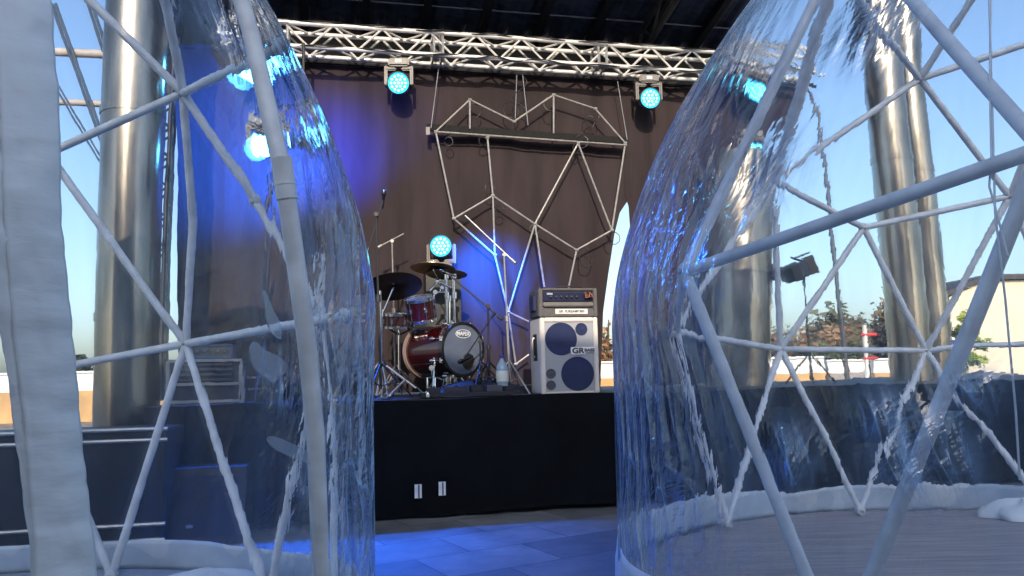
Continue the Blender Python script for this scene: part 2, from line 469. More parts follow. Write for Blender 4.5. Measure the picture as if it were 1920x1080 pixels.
# side girder on the right with wooden packing
xg = 2.75
b = MB()
for dz in (0.0, -0.5):
    b.tube([(xg, -1.1, rz_(-1.1) - .3 + dz), (xg, 3.3, rz_(3.3) - .3 + dz * .6)], 0.045, 8)
for k in range(6):
    t0 = -1.0 + k * 0.72
    b.tube([(xg, t0, rz_(t0) - .3), (xg, t0 + .36, rz_(t0) - .72)], 0.025, 6); b.tube([(xg, t0 + .36, rz_(t0) - .72), (xg, t0 + .72, rz_(t0 + .72) - .3)], 0.025, 6)
b.build('side_girder', M_beam, rf)
for px, py, ln in ((1252, 15, .26), (1227, 46, .22)):
    s, z = P(px, py, 2.9)
    b = MB(); b.box((0, 0, 0), (0.05, 0.05, ln), M=Matrix.Translation((s, 2.9, z)) @ Matrix.Rotation(R(38), 4, 'Y')); b.build('wood_packing', mat('raw_wood', (0.42, 0.22, 0.10), 0.7), rf)

# ------------------------------------------------------------------ box truss
def truss(name, label, p0, p1, w, m, rc=0.025, rd=0.010, bay=0.5, joints=(), up=Vector((0, 0, 1))):
    p0 = Vector(p0); p1 = Vector(p1)
    ax = (p1 - p0); Ln = ax.length; ax.normalize()
    sd_ = ax.cross(up).normalized(); up2 = sd_.cross(ax).normalized()
    t = thing(name, label, 'truss', p0)
    def q(a, i, j): return p0 + ax * a + sd_ * (w * i) + up2 * (w * j)
    for i, j in ((0, 0), (1, 0), (0, 1), (1, 1)):
        b = MB(); b.tube([q(0, i, j), q(Ln, i, j)], rc, 12); b.build('chord', m, t, True)
    nb = int(Ln / bay); bl = Ln / nb
    for nm, (A, B) in {'front_lattice': ((0, 0), (0, 1)), 'back_lattice': ((1, 0), (1, 1)), 'top_lattice': ((0, 1), (1, 1)), 'bottom_lattice': ((0, 0), (1, 0))}.items():
        b = MB()
        for k in range(nb):
            b.tube([q(k * bl, *A), q((k + .5) * bl, *B)], rd, 6, False); b.tube([q((k + .5) * bl, *B), q((k + 1) * bl, *A)], rd, 6, False)
        b.build(nm, m, t, True)
    for a in joints:
        b = MB()
        for da in (-.055, .055):
            for (A, B) in (((0, 0), (0, 1)), ((1, 0), (1, 1)), ((0, 1), (1, 1)), ((0, 0), (1, 0))):
                b.tube([q(a + da, *A), q(a + da, *B)], rd * 1.3, 6, False)
        for i, j in ((0, 0), (1, 0), (0, 1), (1, 1)):
            b.tube([q(a - .07, i, j), q(a + .07, i, j)], rc * 1.35, 10)
        b.build('joint', M_steel, t, True)
    return t
TW = 0.29
s0, z0 = P(385, 82 - 8, TT); s1, z1 = P(1556, 140, TT)
zt = P(930, 110, TT)[1]                     # lower front chord
# sd_ = ax x up : for ax=+SU gives -SN (towards camera): start the box on its back side
tj = [P(822, 90, TT)[0] - s0, P(1130, 110, TT)[0] - s0, P(530, 60, TT)[0] - s0, P(1450, 60, TT)[0] - s0]
truss('box_truss', 'long silver box truss carrying the lamps above the black drape', W(s0, TT + TW, zt), W(s1, TT + TW, zt), TW, M_truss, joints=tj, bay=.56, rc=.029, rd=.0135)

for i, (dz_, am, lb) in enumerate(((.03, .035, 'black power cable slung along the lower chord of the box truss'), (.33, .02, 'black signal cable taped along the upper chord of the box truss'))):
    pts = [W(s0 + .1 + (s1 - s0 - .2) * k / 90, TT - .035 + .02 * math.sin(k * .8), zt + dz_ - am * (.5 + .5 * math.sin(k * .62 + math.sin(k * .17) * 3)) - .02) for k in range(91)]
    b = MB(); b.tube(pts, .009, 6); o = b.build('truss_cable', M_black); tag(o, lb, 'cable', 'cables on the box truss')

# ------------------------------------------------------------------ drapes
DT = TT + TW + 0.14
def lerp_pts(pts, z):
    pts = sorted(pts, key=lambda p: p[1])
    if z <= pts[0][1]: return pts[0][0]
    for a, b in zip(pts, pts[1:]):
        if z <= b[1]: return a[0] + (b[0] - a[0]) * (z - a[1]) / (b[1] - a[1])
    return pts[-1][0]
M_drape = mat('black_drape', (0.038, 0.029, 0.031), 0.9, var=0.25, scale=1.2, spec=0.1, bump=0.25, bscale=18, stretch=(3, 3, 0.5))
def drape(name, label, ztop_l, ztop_r, zbot, left, right, nu, nv, seed, amp=0.03, t0=DT):
    t = thing(name, label, 'drape', W(left[0][0], t0, zbot))
    def fn(u, v):
        z = zbot + (ztop_l + (ztop_r - ztop_l) * u - zbot) * v
        a = lerp_pts(left, z); c = lerp_pts(right, z)
        s = a + (c - a) * u
        fold = math.sin(s * 7.5 + 2.2 * math.sin(s * 1.7 + seed) + .5 * math.sin(z * .9 + s))
        soft = fbm(s * .8, z * .35, seed, 3)
        f2 = fbm(s * 5.0, z * .35 + s * .3, seed + 4, 3)
        low = 1.0 - 0.55 * v
        w = amp * (.35 * fold * low + 1.3 * soft * .8 + .55 * f2 * low)
        return W(s, t0 + w, z)
    b = MB(); b.grid(fn, nu, nv); b.build('cloth', M_drape, t, True)
    b = MB(); b.tube([W(left[-1][0], t0, ztop_l + .02), W(right[-1][0], t0, ztop_r + .02)], 0.028, 8); b.build('batten', M_black, t, True)
    return t
zdt = P(930, 138, DT)[1]
Lp = [P(318, 760, DT), P(318, 300, DT), P(300, 60, DT)]
Rp = [P(1124, 745, DT), P(1130, 585, DT), P(1152, 440, DT), P(1163, 398, DT), P(1184, 372, DT)]
Rp = Rp[:-1] + [(P(1186, 365, DT)[0], P(1186, 365, DT)[1]), P(1186, 130, DT)]
drape('backdrop_drape', 'large dark brown black backdrop cloth behind drum kit and tube sculpture', zdt, zdt, STZ + 0.02, Lp, Rp, 330, 70, 1.0)
Lq = [P(1180, 740, DT + .03), P(1180, 600, DT + .03), P(1182, 440, DT + .03), P(1178, 385, DT + .03), P(1172, 365, DT), P(1176, 120, DT)]
Rq = [P(1345, 740, DT), P(1350, 420, DT), P(1440, 312, DT), P(1545, 165, DT), P(1548, 130, DT)]
drape('side_drape', 'dark side cloth hanging right of the narrow strip of sky', zdt, zdt, STZ + 0.02, Lq, Rq, 120, 50, 5.0, 0.035, DT + .03)

# black lattice towers at both ends
sT, _ = P(296, 400, DT + .1)
truss('lattice_tower', 'black upright lattice tower beside the left silver pillar', W(sT - .05, DT + .35, STZ), W(sT - .05, DT + .35, zb - .1), 0.20, M_black, rc=.028, rd=.014, bay=.35, up=SN)

# ------------------------------------------------------------------ silver pillars
def pillar(label, foot, top, r, seed):
    foot = Vector(foot); top = Vector(top)
    t = thing('silver_pillar', label, 'pillar', foot, 0, 'polished metal pillars of the stage')
    n = 40
    m = mat('brushed_pillar', (0.30, 0.265, 0.215), 0.2, metal=0.9, var=0.45, scale=3, stretch=(2, 2, .3), bump=0.35, bscale=4)
    b = MB(); b.tube([foot.lerp(top, k / n) for k in range(n + 1)], [r * (1 + .006 * math.sin(k * 1.1 + seed)) for k in range(n + 1)], 40); b.build('shaft', m, t, True)
    for f in (.0, .30, .62):
        p = foot.lerp(top, f); q = foot.lerp(top, f + .012)
        b = MB(); b.tube([p, q], r * 1.035 if f else r * 1.25, 40); b.build('collar', m, t, True)
    return t
def ground_up(pxb, pyb, pxt, pyt, t):
    a = PW(pxb, pyb, t); c = PW(pxt, pyt, t)
    dd = (c - a) / (c.z - a.z)
    return a + dd * (0 - a.z), a + dd * (zb + .1 - a.z)
f_, t_ = ground_up(228, 700, 240, 60, 0.9); pillar('polished metal pillar left of the drape, seen through the left dome', f_, t_, .29, 0)
f_, t_ = ground_up(1712, 650, 1662, 100, 1.5); pillar('thicker front one of the two leaning metal pillars seen through the right dome', f_, t_, .25, 1)
f_, t_ = ground_up(1760, 650, 1706, 100, 1.95); pillar('thinner rear one of the two leaning metal pillars seen through the right dome', f_, t_, .20, 2)
f_, t_ = ground_up(1396, 700, 1404, 330, 1.75); t_ = f_ + (t_ - f_) * .63; pillar('short wide metal pillar standing under the side drape right of the loudspeaker', f_, t_, .40, 3)

# ropes and cross bars of the roof guy frame left of the left pillar
for i, (x0, y0, x1, y1, lb) in enumerate(((122, -60, 215, 205, 'thick dark guy rope nearest the left pillar against the sky'),
        (84, 20, 205, 345, 'thick dark guy rope crossing both pale cross bars left of the left pillar'), (60, 120, 200, 350, 'thin dark guy rope lowest of the three left of the left pillar'))):
    b = MB()
    for k in (0, 1):
        pts = [PW(x0 + (x1 - x0) * q / 14 + k * 7, y0 + (y1 - y0) * q / 14, 1.35 + .01 * math.sin(q)) for q in range(15)]
        b.tube(pts, .016 if i < 2 else .011, 6)
    o = b.build('guy_rope', mat('dark_rope', (.06, .08, .11), .8, bump=.5, bscale=80)); tag(o, lb, 'rope', 'guy ropes left of the left pillar')
for y, rr_, lb in ((112, .045, 'upper pale cross bar between the guy ropes left of the left pillar'), (203, .034, 'lower pale cross bar between the guy ropes left of the left pillar')):
    b = MB(); b.tube([PW(40, y - 6, 1.42), PW(215, y + 3, 1.42)], rr_, 10); o = b.build('cross_bar', mat('beige_bar', (.55, .47, .40), .6)); tag(o, lb, 'bar', 'cross bars left of the left pillar')

# ------------------------------------------------------------------ moving head lamps
M_lens = mat('lit_lens', (0.02, 0.2, 0.3), 0.2, emit=(0.02, 0.52, 1.0), es=1.25)
M_lensb = mat('glaring_lens', (0.02, 0.2, 0.3), 0.2, emit=(0.10, 0.52, 1.0), es=26)
M_ledb = mat('glaring_led', (0.2, 0.6, 0.8), 0.3, emit=(0.12, 0.58, 1.0), es=28)
M_led = mat('lit_led', (0.2, 0.6, 0.8), 0.3, emit=(0.22, 0.95, 1.0), es=2.6)
HM = Matrix.Rotation(R(90), 4, 'X')
def moving_head(label, loc, rz, tilt=R(14), flip=False, s=1.0, group='moving head stage lamps', pan=0.0, bright=False):
    t = thing('moving_head_lamp', label, 'stage lamp', loc, rz, group)
    f = -1 if flip else 1
    S = Matrix.Scale(s, 4); ml_, me_ = (M_lensb, M_ledb) if bright else (M_lens, M_led)
    def Z(z): return z * f
    b = MB(); b.box((0, 0, Z(-.055)), (.26, .20, .11), M=S, bev=.02); base = b.build('base', M_headplastic, t)
    b = MB(); b.box((0, -.103, Z(-.05)), (.075, .008, .045), M=S); b.build('display', mat('lamp_display', (0.55, 0.56, 0.58), 0.4), base)
    if not flip:
        b = MB(); b.box((0, 0, .05), (.05, .06, .10), M=S); b.tube([(0, -.0, .09), (0, 0, .13)], .045, 10, M=S); b.build('clamp', M_black, t)
    for x in (-1, 1):
        b = MB(); b.add([], []); b.box((x * .158, 0, Z(-.215)), (.04, .14, .27), M=S, bev=.018); b.box((x * .10, 0, Z(-.125)), (.14, .12, .05), M=S, bev=.015)
        b.build('yoke_arm', M_headplastic, t)
    Mh = S @ Matrix.Translation((0, 0, Z(-.31))) @ Matrix.Rotation(pan, 4, 'Z') @ Matrix.Rotation(tilt, 4, 'X') @ HM
    b = MB(); b.lathe([(.02, -.17), (.08, -.165), (.115, -.13), (.128, -.05), (.135, .03), (.14, .11), (.132, .125), (.128, .10)], 28, Mh); h = b.build('head', M_headplastic, t)
    b = MB(); b.lathe([(.001, .108), (.126, .104)], 28, Mh, cap=False); b.lathe([(.126, .104), (.001, .1045)], 28, Mh, cap=False); l = b.build('lens', ml_, h)
    b = MB()
    pos = [(0, 0)] + [(.045 * math.cos(a * R(60)), .045 * math.sin(a * R(60))) for a in range(6)] + [(.09 * math.cos(a * R(30)), .09 * math.sin(a * R(30))) for a in range(12)]
    for x, y in pos:
        b.lathe([(.017, .11), (.012, .117), (.002, .119)], 10, Mh @ Matrix.Translation((x, y, 0)))
    b.build('led_cluster', me_, h)
    return t
def spot(loc, aim, power, angle, col=(0.03, 0.09, 1.0), blend=0.6, size=.1):
    l = bpy.data.lights.new('lamp_beam', 'SPOT'); l.energy = power; l.spot_size = angle; l.spot_blend = blend; l.color = col; l.shadow_soft_size = size
    o = bpy.data.objects.new('lamp_beam', l); COL.objects.link(o); o.location = loc
    o.rotation_euler = (Vector(aim) - Vector(loc)).to_track_quat('-Z', 'Y').to_euler()
    return o
for px, py, lb in ((748, 113, 'moving head lamp hanging from the truss above the drum kit'),
                   (1214, 144, 'moving head lamp hanging from the truss right of the sculpture'),
                   (1436, 152, 'moving head lamp hanging under the truss end, seen through the right dome')):
    s, z = P(px, py, TT + .12)
    moving_head(lb, W(s, TT + .12, z), YAW * .3)
s, z = P(452, 92, TT + .1); moving_head('glaring moving head lamp behind the top of the left dome', W(s, TT + .1, z), 0, s=1.25, bright=True); hL = W(s, TT + .1, z - .4)
s, z = P(568, 224, TT - .05); sA, zA = s, z
moving_head('added glaring moving head lamp below the truss end, making the bright smears in the left dome edge', W(s, TT - .05, z), 0, s=1.0, bright=True)  # extra lamp, added so that the film shows bright smears here
b = MB(); b.tube([W(s, TT - .05, z + .1), W(s, TT - .05, zt + .02)], .02, 8); o = b.build('drop_bar', M_black); tag(o, 'thin black drop bar between truss and the added lamp behind the left dome edge', 'bar')
s, z = P(1423, 258, DT - .25); moving_head('lower moving head lamp under the other one seen through the right dome', W(s, DT - .25, z), 0)
s, z = P(478, 226, .5)
moving_head('added moving head lamp on an added tall black stand behind the left dome, lowest of that side', W(s, .5, z), R(8), s=1.0, bright=True); hF = W(s + .42, .62, z - .30)  # lamp added for smears in the film and beams on the drape
pr = thing('added_can_lamp', 'added black can lamp beside the moving head on the tall stand, source for the blue light on the backdrop', 'stage lamp', W(s + .36, .5, z - .30), R(-20))  # can lamp added as a source for the blue drape light
b = MB(); b.lathe([(.03, -.17), (.08, -.15), (.09, -.08), (.105, .10), (.112, .12), (.104, .118), (.085, -.05), (.01, -.06)], 24, Matrix.Rotation(R(-90), 4, 'X'), cap=False); b.build('can', M_black, pr)
b = MB(); b.tube([(-.12, 0, 0), (-.12, 0, .16), (0, 0, .20), (.12, 0, .16), (.12, 0, 0)], .010, 6); b.tube([(0, 0, .20), (0, 0, .42)], .015, 8); b.tube([(0, 0, .42), (-.36, .02, .42)], .015, 8); b.build('bracket', M_black, pr)
ls = thing('added_lamp_stand', 'added tall black tripod stand carrying the added lamps on the left of the stage', 'stand', W(s, .5, STZ), YAW)  # stand added only to hold the added lamps
b = MB(); b.tube([(0, .3, .02), (0, .3, z + .12 - STZ)], [.022, .016], 10); b.build('pole', M_black, ls)
b = MB(); b.tube([(0, .32, z + .12 - STZ), (0, -.04, z + .12 - STZ)], .018, 8); b.build('arm', M_black, ls)
for k in range(3):
    b = MB(); b.tube([(0, .3, .75), (.5 * math.cos(k * 2.094 + .5), .3 + .5 * math.sin(k * 2.094 + .5), .012)], .014, 8); b.build('leg', M_black, ls)
s, z = P(828, 463, 1.9)
moving_head('moving head lamp standing on a black case behind the drum kit', W(s, 1.9, z - .31), 0, flip=True, tilt=R(4))
pc = thing('lamp_case', 'black case under the moving head lamp behind the drum kit', 'case', W(s, 1.92, STZ), YAW)
b = MB(); b.box((0, 0, (z - .31 - STZ) / 2), (.42, .36, z - .31 - STZ - .002), bev=.012); b.build('body', M_black, pc)
hC = W(s + .24, 1.40, z + .12)

# ------------------------------------------------------------------ hanging sculpture of tubes
KT = DT - .22
K = {k: PW(x, y, KT) for k, (x, y) in dict(a=(817, 247), b=(881, 187), c=(964, 228), d=(1038, 178), e=(1116, 204), f=(1172, 268),
     h=(881, 243), i=(1038, 252), j=(914, 258), k=(1084, 269), l=(1172, 272), m=(851, 410), n=(924, 367), o=(1003, 420), p=(1081, 469), q=(1147, 432),
     r=(928, 478), s=(1021, 540), t=(1065, 545), u=(946, 575), v=(953, 585), w=(967, 683), x=(993, 604), y=(993, 664), z=(1166, 272), n2=(886, 440), m2=(868, 398)).items()}
sc_ = thing('tube_sculpture', 'hanging outline figure of raw steel tubes wired before the dark backdrop', 'sculpture', PW(960, 690, KT))
edges = ['ab', 'bc', 'cd', 'de', 'ef', 'bh', 'di', 'al', 'am', 'jn', 'lq', 'ko', 'kq', 'mn', 'no', 'op', 'pq', 'nr', 'mr', 'ov', 'os', 'pt', 'rv', 'vw', 'vx', 'wy']
for e in edges:
    a, c = K[e[0]], K[e[1]]
    dd = (c - a).normalized()
    b = MB(); b.tube([a + dd * .012, c - dd * .012], .0125, 8); b.build('tube', M_tubesteel, sc_, True)
for k in 'abcdefjklmnopqrvw':
    p = K[k]; b = MB(); b.tube([p - SU * .022, p + SU * .022], .02, 8); b.build('clamp', M_steel, sc_, True)
# heavier black carrying bar
a = PW(800, 246, KT + .05); c = PW(1176, 271, KT + .05)
b = MB(); 
Mb = Matrix.Translation((a + c) / 2) @ Matrix.Rotation(YAW, 4, 'Z') @ Matrix.Rotation(-math.asin((c.z - a.z) / (c - a).length), 4, 'Y')
b.box((0, -.012, .045), ((c - a).length, .05, .085), M=Mb); b.build('carrying_bar', mat('flecked_black_bar', (0.014, 0.014, 0.014), 0.8, var=.6, scale=60, spec=.2), sc_, True)
b = MB(); b.box((0, -.03, 0), (.05, .02, .10), M=Matrix.Translation(PW(803, 247, KT))); b.build('end_plate', M_headplastic, sc_, True)
for (x0, y0, x1, y1) in ((808, 240, 822, 130), (966, 222, 969, 140), (990, 235, 980, 140), (1176, 262, 1158, 153)):
    b = MB(); b.tube([PW(x0, y0, KT), PW(x1, y1, KT - .02)], .005, 6); b.build('hanging_wire', M_steel, sc_, True)
rnd = random.Random(3)
for (x, y) in ((842, 262), (889, 205), (958, 205), (1030, 192), (1108, 212), (1106, 226), (905, 262), (1090, 262), (918, 352), (936, 392), (860, 405), (1150, 442), (1004, 428), (1098, 478), (958, 672), (1080, 275)):
    p = PW(x, y, KT + .01); pts = []
    rr = rnd.uniform(.06, .11); ph = rnd.uniform(0, 6); e = rnd.uniform(.6, 1.2)
    for k in range(11):
        a_ = ph + k * .58
        rr *= rnd.uniform(.88, 1.10); pts.append(p + SU * (math.cos(a_) * rr * e) + Vector((0, 0, math.sin(a_) * rr - .02)) + SN * (.01 * math.sin(k)))
    b = MB(); b.tube(pts, .006, 5); b.build('cable_loop', M_black, sc_, True)
pts = [PW(975, 140, KT) + Vector((0, 0, 0))]
for k in range(1, 12): pts.append(PW(975 + 14 * math.sin(k * .9), 140 + k * 8, KT + .02 * math.sin(k)))
b = MB(); b.tube(pts, .006, 6); b.build('power_cable', M_black, sc_, True)

# ------------------------------------------------------------------ bass cabinet
CT = 0.06
s, z = P(1070, 742, CT)
cb = thing('loudspeaker_cabinet', 'white framed bass cabinet with two big blue dark cones and GR BASS plate', 'speaker', W(s, CT, STZ), YAW)
k_ = .00545
Wd, Hd, Dp = .60, .765, .42
M_cabw = mat('pale_cabinet_vinyl', (0.72, 0.66, 0.60), 0.5, var=.05, bump=.3, bscale=200)
b = MB()
b.box((0, Dp / 2 + .012, Hd / 2 + .01), (Wd, Dp, Hd), bev=.012)
body = b.build('cabinet_box', M_cabw, cb)
b = MB()
for (cx, cz, w, h) in ((-Wd / 2 + .022, Hd / 2 + .01, .044, Hd), (Wd / 2 - .022, Hd / 2 + .01, .044, Hd), (0, Hd - .012, Wd - .09, .044), (0, .022, Wd - .09, .024)):
    b.box((cx, -.006, cz), (w, .035, h), bev=.008)
b.build('front_frame', M_cabw, cb)
def grille_mat():
    m = bpy.data.materials.new('silver_mesh_grille'); m.use_nodes = True; nt = m.node_tree; bb = nt.nodes['Principled BSDF']
    tc = nt.nodes.new('ShaderNodeTexCoord'); w = nt.nodes.new('ShaderNodeTexVoronoi'); w.inputs['Scale'].default_value = 95; w.inputs['Randomness'].default_value = 0.0
    nt.links.new(tc.outputs['Object'], w.inputs['Vector'])
    cr = nt.nodes.new('ShaderNodeValToRGB'); cr.color_ramp.elements[0].position = .32; cr.color_ramp.elements[0].color = (.05, .055, .07, 1)
    cr.color_ramp.elements[1].position = .40; cr.color_ramp.elements[1].color = (.40, .41, .43, 1)
    nt.links.new(w.outputs['Distance'], cr.inputs[0]); nt.links.new(cr.outputs[0], bb.inputs['Base Color'])
    bb.inputs['Roughness'].default_value = .45; bb.inputs['Metallic'].default_value = .3
    return m
b = MB(); b.box((0, -.002, Hd / 2), (Wd - .09, .01, Hd - .06)); b.build('grille', grille_mat(), cb)
M_cone = mat('dark_cone', (0.010, 0.020, 0.085), 0.5, bump=.9, bscale=180)
M_port = mat('grey_port', (0.06, 0.065, 0.09), 0.6, bump=.6, bscale=180)
def dz(px, py): return ((px - 1068 - (742 - py) * -.035 * 1) * k_ * .98, (742 - py) * k_)
for nm, px, py, rr, mm, inset in (('woofer', 1048, 634, .166, M_cone, .0), ('woofer', 1086, 708, .172, M_cone, 0), ('tweeter', 1092, 622, .064, M_cone, 0), ('port', 1029, 703, .050, M_port, 0), ('port', 1031, 724, .048, M_port, 0)):
    x = (px - 1068) * k_ ; zz = (742 - py) * k_ * 1.0
    x = max(-Wd / 2 + .05 + rr, min(Wd / 2 - .05 - rr, x)); zz = max(.035 + rr, min(Hd - .04 - rr, zz))
    Mx = Matrix.Translation((x, -.008, zz)) @ Matrix.Rotation(R(90), 4, 'X')
    b = MB(); b.lathe([(rr, 0), (rr * .99, .004), (rr * .90, .002), (rr * .35, .001), (rr * .2, .004), (.001, .005)], 40, Mx, cap=False); b.build(nm, mm, cb)
b = MB(); b.box((.14, -.018, (742 - 660) * k_), (.26, .012, .055), bev=.005); b.box((.09, -.0175, (742 - 662) * k_), (.15, .012, .078), bev=.005); pl = b.build('logo_plate', mat('logo_white', (0.78, 0.78, 0.76), .4), cb)
M_ink = mat('logo_ink', (0.02, 0.025, 0.05), .4)
text('logo', 'GR', .075, M_ink, pl, (.085, -.0255, (742 - 662) * k_), bold=.0022, sx=1.25)
text('logo', 'BASS', .042, M_ink, pl, (.205, -.0255, (742 - 661) * k_), bold=.0012, sx=1.2)
b = MB(); b.box((-Wd / 2 - .002, .2, Hd * .63), (.008, .14, .27)); hd_ = b.build('handle_recess', M_black, cb)
b = MB(); b.tube([(-Wd / 2 - .012, .2, Hd * .63 - .10), (-Wd / 2 - .03, .2, Hd * .63 - .08), (-Wd / 2 - .03, .2, Hd * .63 + .08), (-Wd / 2 - .012, .2, Hd * .63 + .10)], .012, 8); b.build('handle', M_steel, hd_)
# amplifier rack on it
ar = thing('amplifier_rack', 'grey black amplifier in a padded sleeve on top of the bass cabinet', 'amplifier', W(s, CT, STZ) + SU * -.0 + Vector((0, 0, Hd + .018)), YAW)
AW, AH, AD = .615, .29, .40
M_rack = mat('rack_grey', (0.10, 0.095, 0.095), .55, bump=.5, bscale=160)
b = MB(); b.box((0, AD / 2 + .012, AH / 2), (AW, AD, AH), bev=.014); b.build('case', M_rack, ar)
b = MB()
for (cx, cz, w, h) in ((-AW / 2 + .02, AH / 2, .04, AH), (AW / 2 - .02, AH / 2, .04, AH), (0, AH - .012, AW - .08, .024), (0, .035, AW - .08, .07)):
    b.box((cx, 0, cz), (w, .03, h), bev=.006)
b.build('front_rim', M_rack, ar)
b = MB(); b.box((0, -.002, .205), (AW - .09, .012, .09)); fp = b.build('front_panel', mat('blue_black_panel', (.01, .014, .05), .3), ar)
for k in range(6):
    b = MB(); b.lathe([(.014, 0), (.012, .018), (.002, .02)], 12, Matrix.Translation((-.18 + k * .055, -.008, .2)) @ Matrix.Rotation(R(90), 4, 'X')); b.build('knob', M_black, fp)
b = MB(); b.box((-.19, -.010, .232), (.06, .004, .018)); b.build('display', mat('small_display', (.35, .42, .5), .3), fp)
b = MB(); b.box((0, -.008, .125), (AW - .09, .03, .045), bev=.008); b.build('grey_bar', mat('grey_bar', (.16, .145, .135), .5), ar)
b = MB(); b.box((.03, -.019, .052), (.34, .006, .052), bev=.002); lp = b.build('name_plate', mat('name_plate', (.78, .75, .70), .4), ar)
text('lettering', 'GR  PUREAMP 800', .034, M_ink, lp, (.03, -.0235, .052), bold=.0006, sx=1.0)
for q in range(3):
    pts = []
    for k in range(9):
        pts.append((.17 + .09 * k / 8 + .012 * math.sin(k * 2.1 + q), -.02 - .035 * math.sin(k * .4) , .215 + .03 * math.sin(k * 1.3 + q * 1.7)))
    b = MB(); b.tube(pts, .007, 6); b.build('patch_cable', (M_black, mat('orange_plug', (.5, .14, .05), .4), M_black)[q], ar)
b = MB(); b.tube([(-.08, .12, AH + .003), (-.06, .11, AH + .03), (.18, .11, AH + .03), (.20, .12, AH + .003)], .009, 8); b.build('carry_strap', M_black, ar)
b = MB(); b.box((-AW / 2 - .012, .2, .15), (.025, .2, .17), bev=.01); b.build('side_pocket', mat('navy_nylon', (.012, .02, .08), .6), ar)
# cable down behind cabinet
pts = [PW(1124, 600 + k * 14, .5) + Vector((.008 * math.sin(k), 0, 0)) for k in range(11)]
b = MB(); b.tube(pts, .008, 6); o = b.build('speaker_cable', M_black); tag(o, 'thin black cable hanging down the right side of the bass cabinet', 'cable')

# ------------------------------------------------------------------ drum kit
M_red = mat('cherry_lacquer', (0.027, 0.002, 0.003), .18, var=.35, scale=3, coat=1.0)
M_headb = mat('black_drum_film', (0.012, 0.012, 0.015), .25)
M_clear = mat('smoked_drum_film', (0.11, 0.135, 0.19), .22, var=.1)
M_brass = mat('cymbal_bronze', (0.58, 0.42, 0.24), .3, metal=1.0, var=.15, scale=30)
fc = PW(868, 655, .75)
fc.z = max(fc.z, STZ + .315)
ax = Vector((math.sin(R(43)), -math.cos(R(43)), 0.0))    # direction the front head faces
bd = thing('bass_drum', 'cherry red bass drum with oval MAPEX mark facing front right', 'drum', Vector((fc.x, fc.y, STZ)))
def axmat(c, a, upv=Vector((0, 0, 1))):
    a = a.normalized(); x = upv.cross(a).normalized(); y = a.cross(x)
    return Matrix.Translation(c) @ Matrix((x, y, a)).transposed().to_4x4()
Mx = axmat(fc, ax)
r_ = .285; Ln_ = .64
b = MB(); b.lathe([(r_, -Ln_), (r_, -.02)], 56, Mx); shell = b.build('shell', M_red, bd, True)
b = MB(); b.lathe([(r_ - .012, .012), (r_ - .012, .002), (r_ + .014, .002), (r_ + .014, -.045), (r_ + .002, -.045)], 56, Mx, cap=False); b.lathe([(r_ - .012, .002), (r_ - .02, .010), (r_ + .01, .012), (r_ + .014, .002)], 56, Mx, cap=False); b.build('front_hoop', M_red if False else mat('black_hoop', (.012, .010, .010), .25, coat=.6), bd, True)
b = MB(); b.lathe([(r_ + .002, -Ln_ + .0), (r_ + .018, -Ln_ + .0), (r_ + .018, -Ln_ - .045), (r_ - .01, -Ln_ - .045)], 56, Mx, cap=False); b.build('rear_hoop', mat('wine_hoop', (.30, .22, .20), .3, coat=.6), bd, True)
b = MB(); b.lathe([(.001, .004), (r_ - .012, .001)], 56, Mx, cap=False); hd = b.build('front_head', M_clear, bd, True)
b = MB(); b.lathe([(.075, .004), (.082, .009), (.088, .004)], 32, Mx @ Matrix.Translation((.07, -.13, 0)), cap=False); b.build('port_ring', M_black, hd, True)
b = MB(); b.lathe([(.001, .006), (.076, .006)], 32, Mx @ Matrix.Translation((.07, -.13, 0)), cap=False); b.build('port_hole', mat('port_dark', (.004, .004, .004), .9), hd, True)
M_white = mat('logo_paint', (.75, .76, .78), .4)
# oval logo built flat on the head
lm = Mx @ Matrix.Translation((0.0, .165, .009))
b = MB()
vs = []; fs = []
for k in range(40):
    a_ = 2 * math.pi * k / 40
    for q in (1.0, .90): vs.append(lm @ Vector((math.cos(a_) * .105 * q, math.sin(a_) * .047 * (q if q == 1 else .86), 0)))
for k in range(40): fs.append((2 * k, 2 * k + 1, (2 * k + 3) % 80, (2 * k + 2) % 80))
b.add(vs, fs); b.build('logo_ring', M_white, hd, True)
rootinv = Matrix.Translation(-bd.location)
lt = text('logo_text', 'MAPEX', .058, M_white, hd, (0, 0, 0), bold=.0015, sx=.95)
lt.matrix_basis = rootinv @ lm @ Matrix.Diagonal((.95, 1.0, 1, 1))
for k in range(8):
    a_ = R(22.5 + 45 * k)
    p = Vector((math.cos(a_) * (r_ + .018), math.sin(a_) * (r_ + .018), 0))
    b = MB(); b.tube([Mx @ (p + Vector((0, 0, .005))), Mx @ (p + Vector((0, 0, -.17)))], .0055, 6); b.box(tuple(p + Vector((0, 0, -.018))), (.03, .05, .02), M=Mx)
    b.lathe([(.001, -.20), (.02, -.195), (.022, -.16), (.010, -.13), (.001, -.125)], 12, Mx @ Matrix.Translation(p)); b.build('tension_lug', M_chrome, bd, True)
for sgn in (-1, 1):
    a0 = Mx @ Vector((sgn * r_ * .9, -.10, -.16)); a1 = a0 + ax * .14 + Vector((0, 0, -(a0.z - STZ))) + (Mx.to_3x3() @ Vector((sgn * .14, 0, 0)))
    b = MB(); b.tube([a0, a1], .011, 8); b.lathe([(.02, -.015), (.02, .02)], 10, Matrix.Translation(a0)); b.build('spur', M_chrome, bd, True)
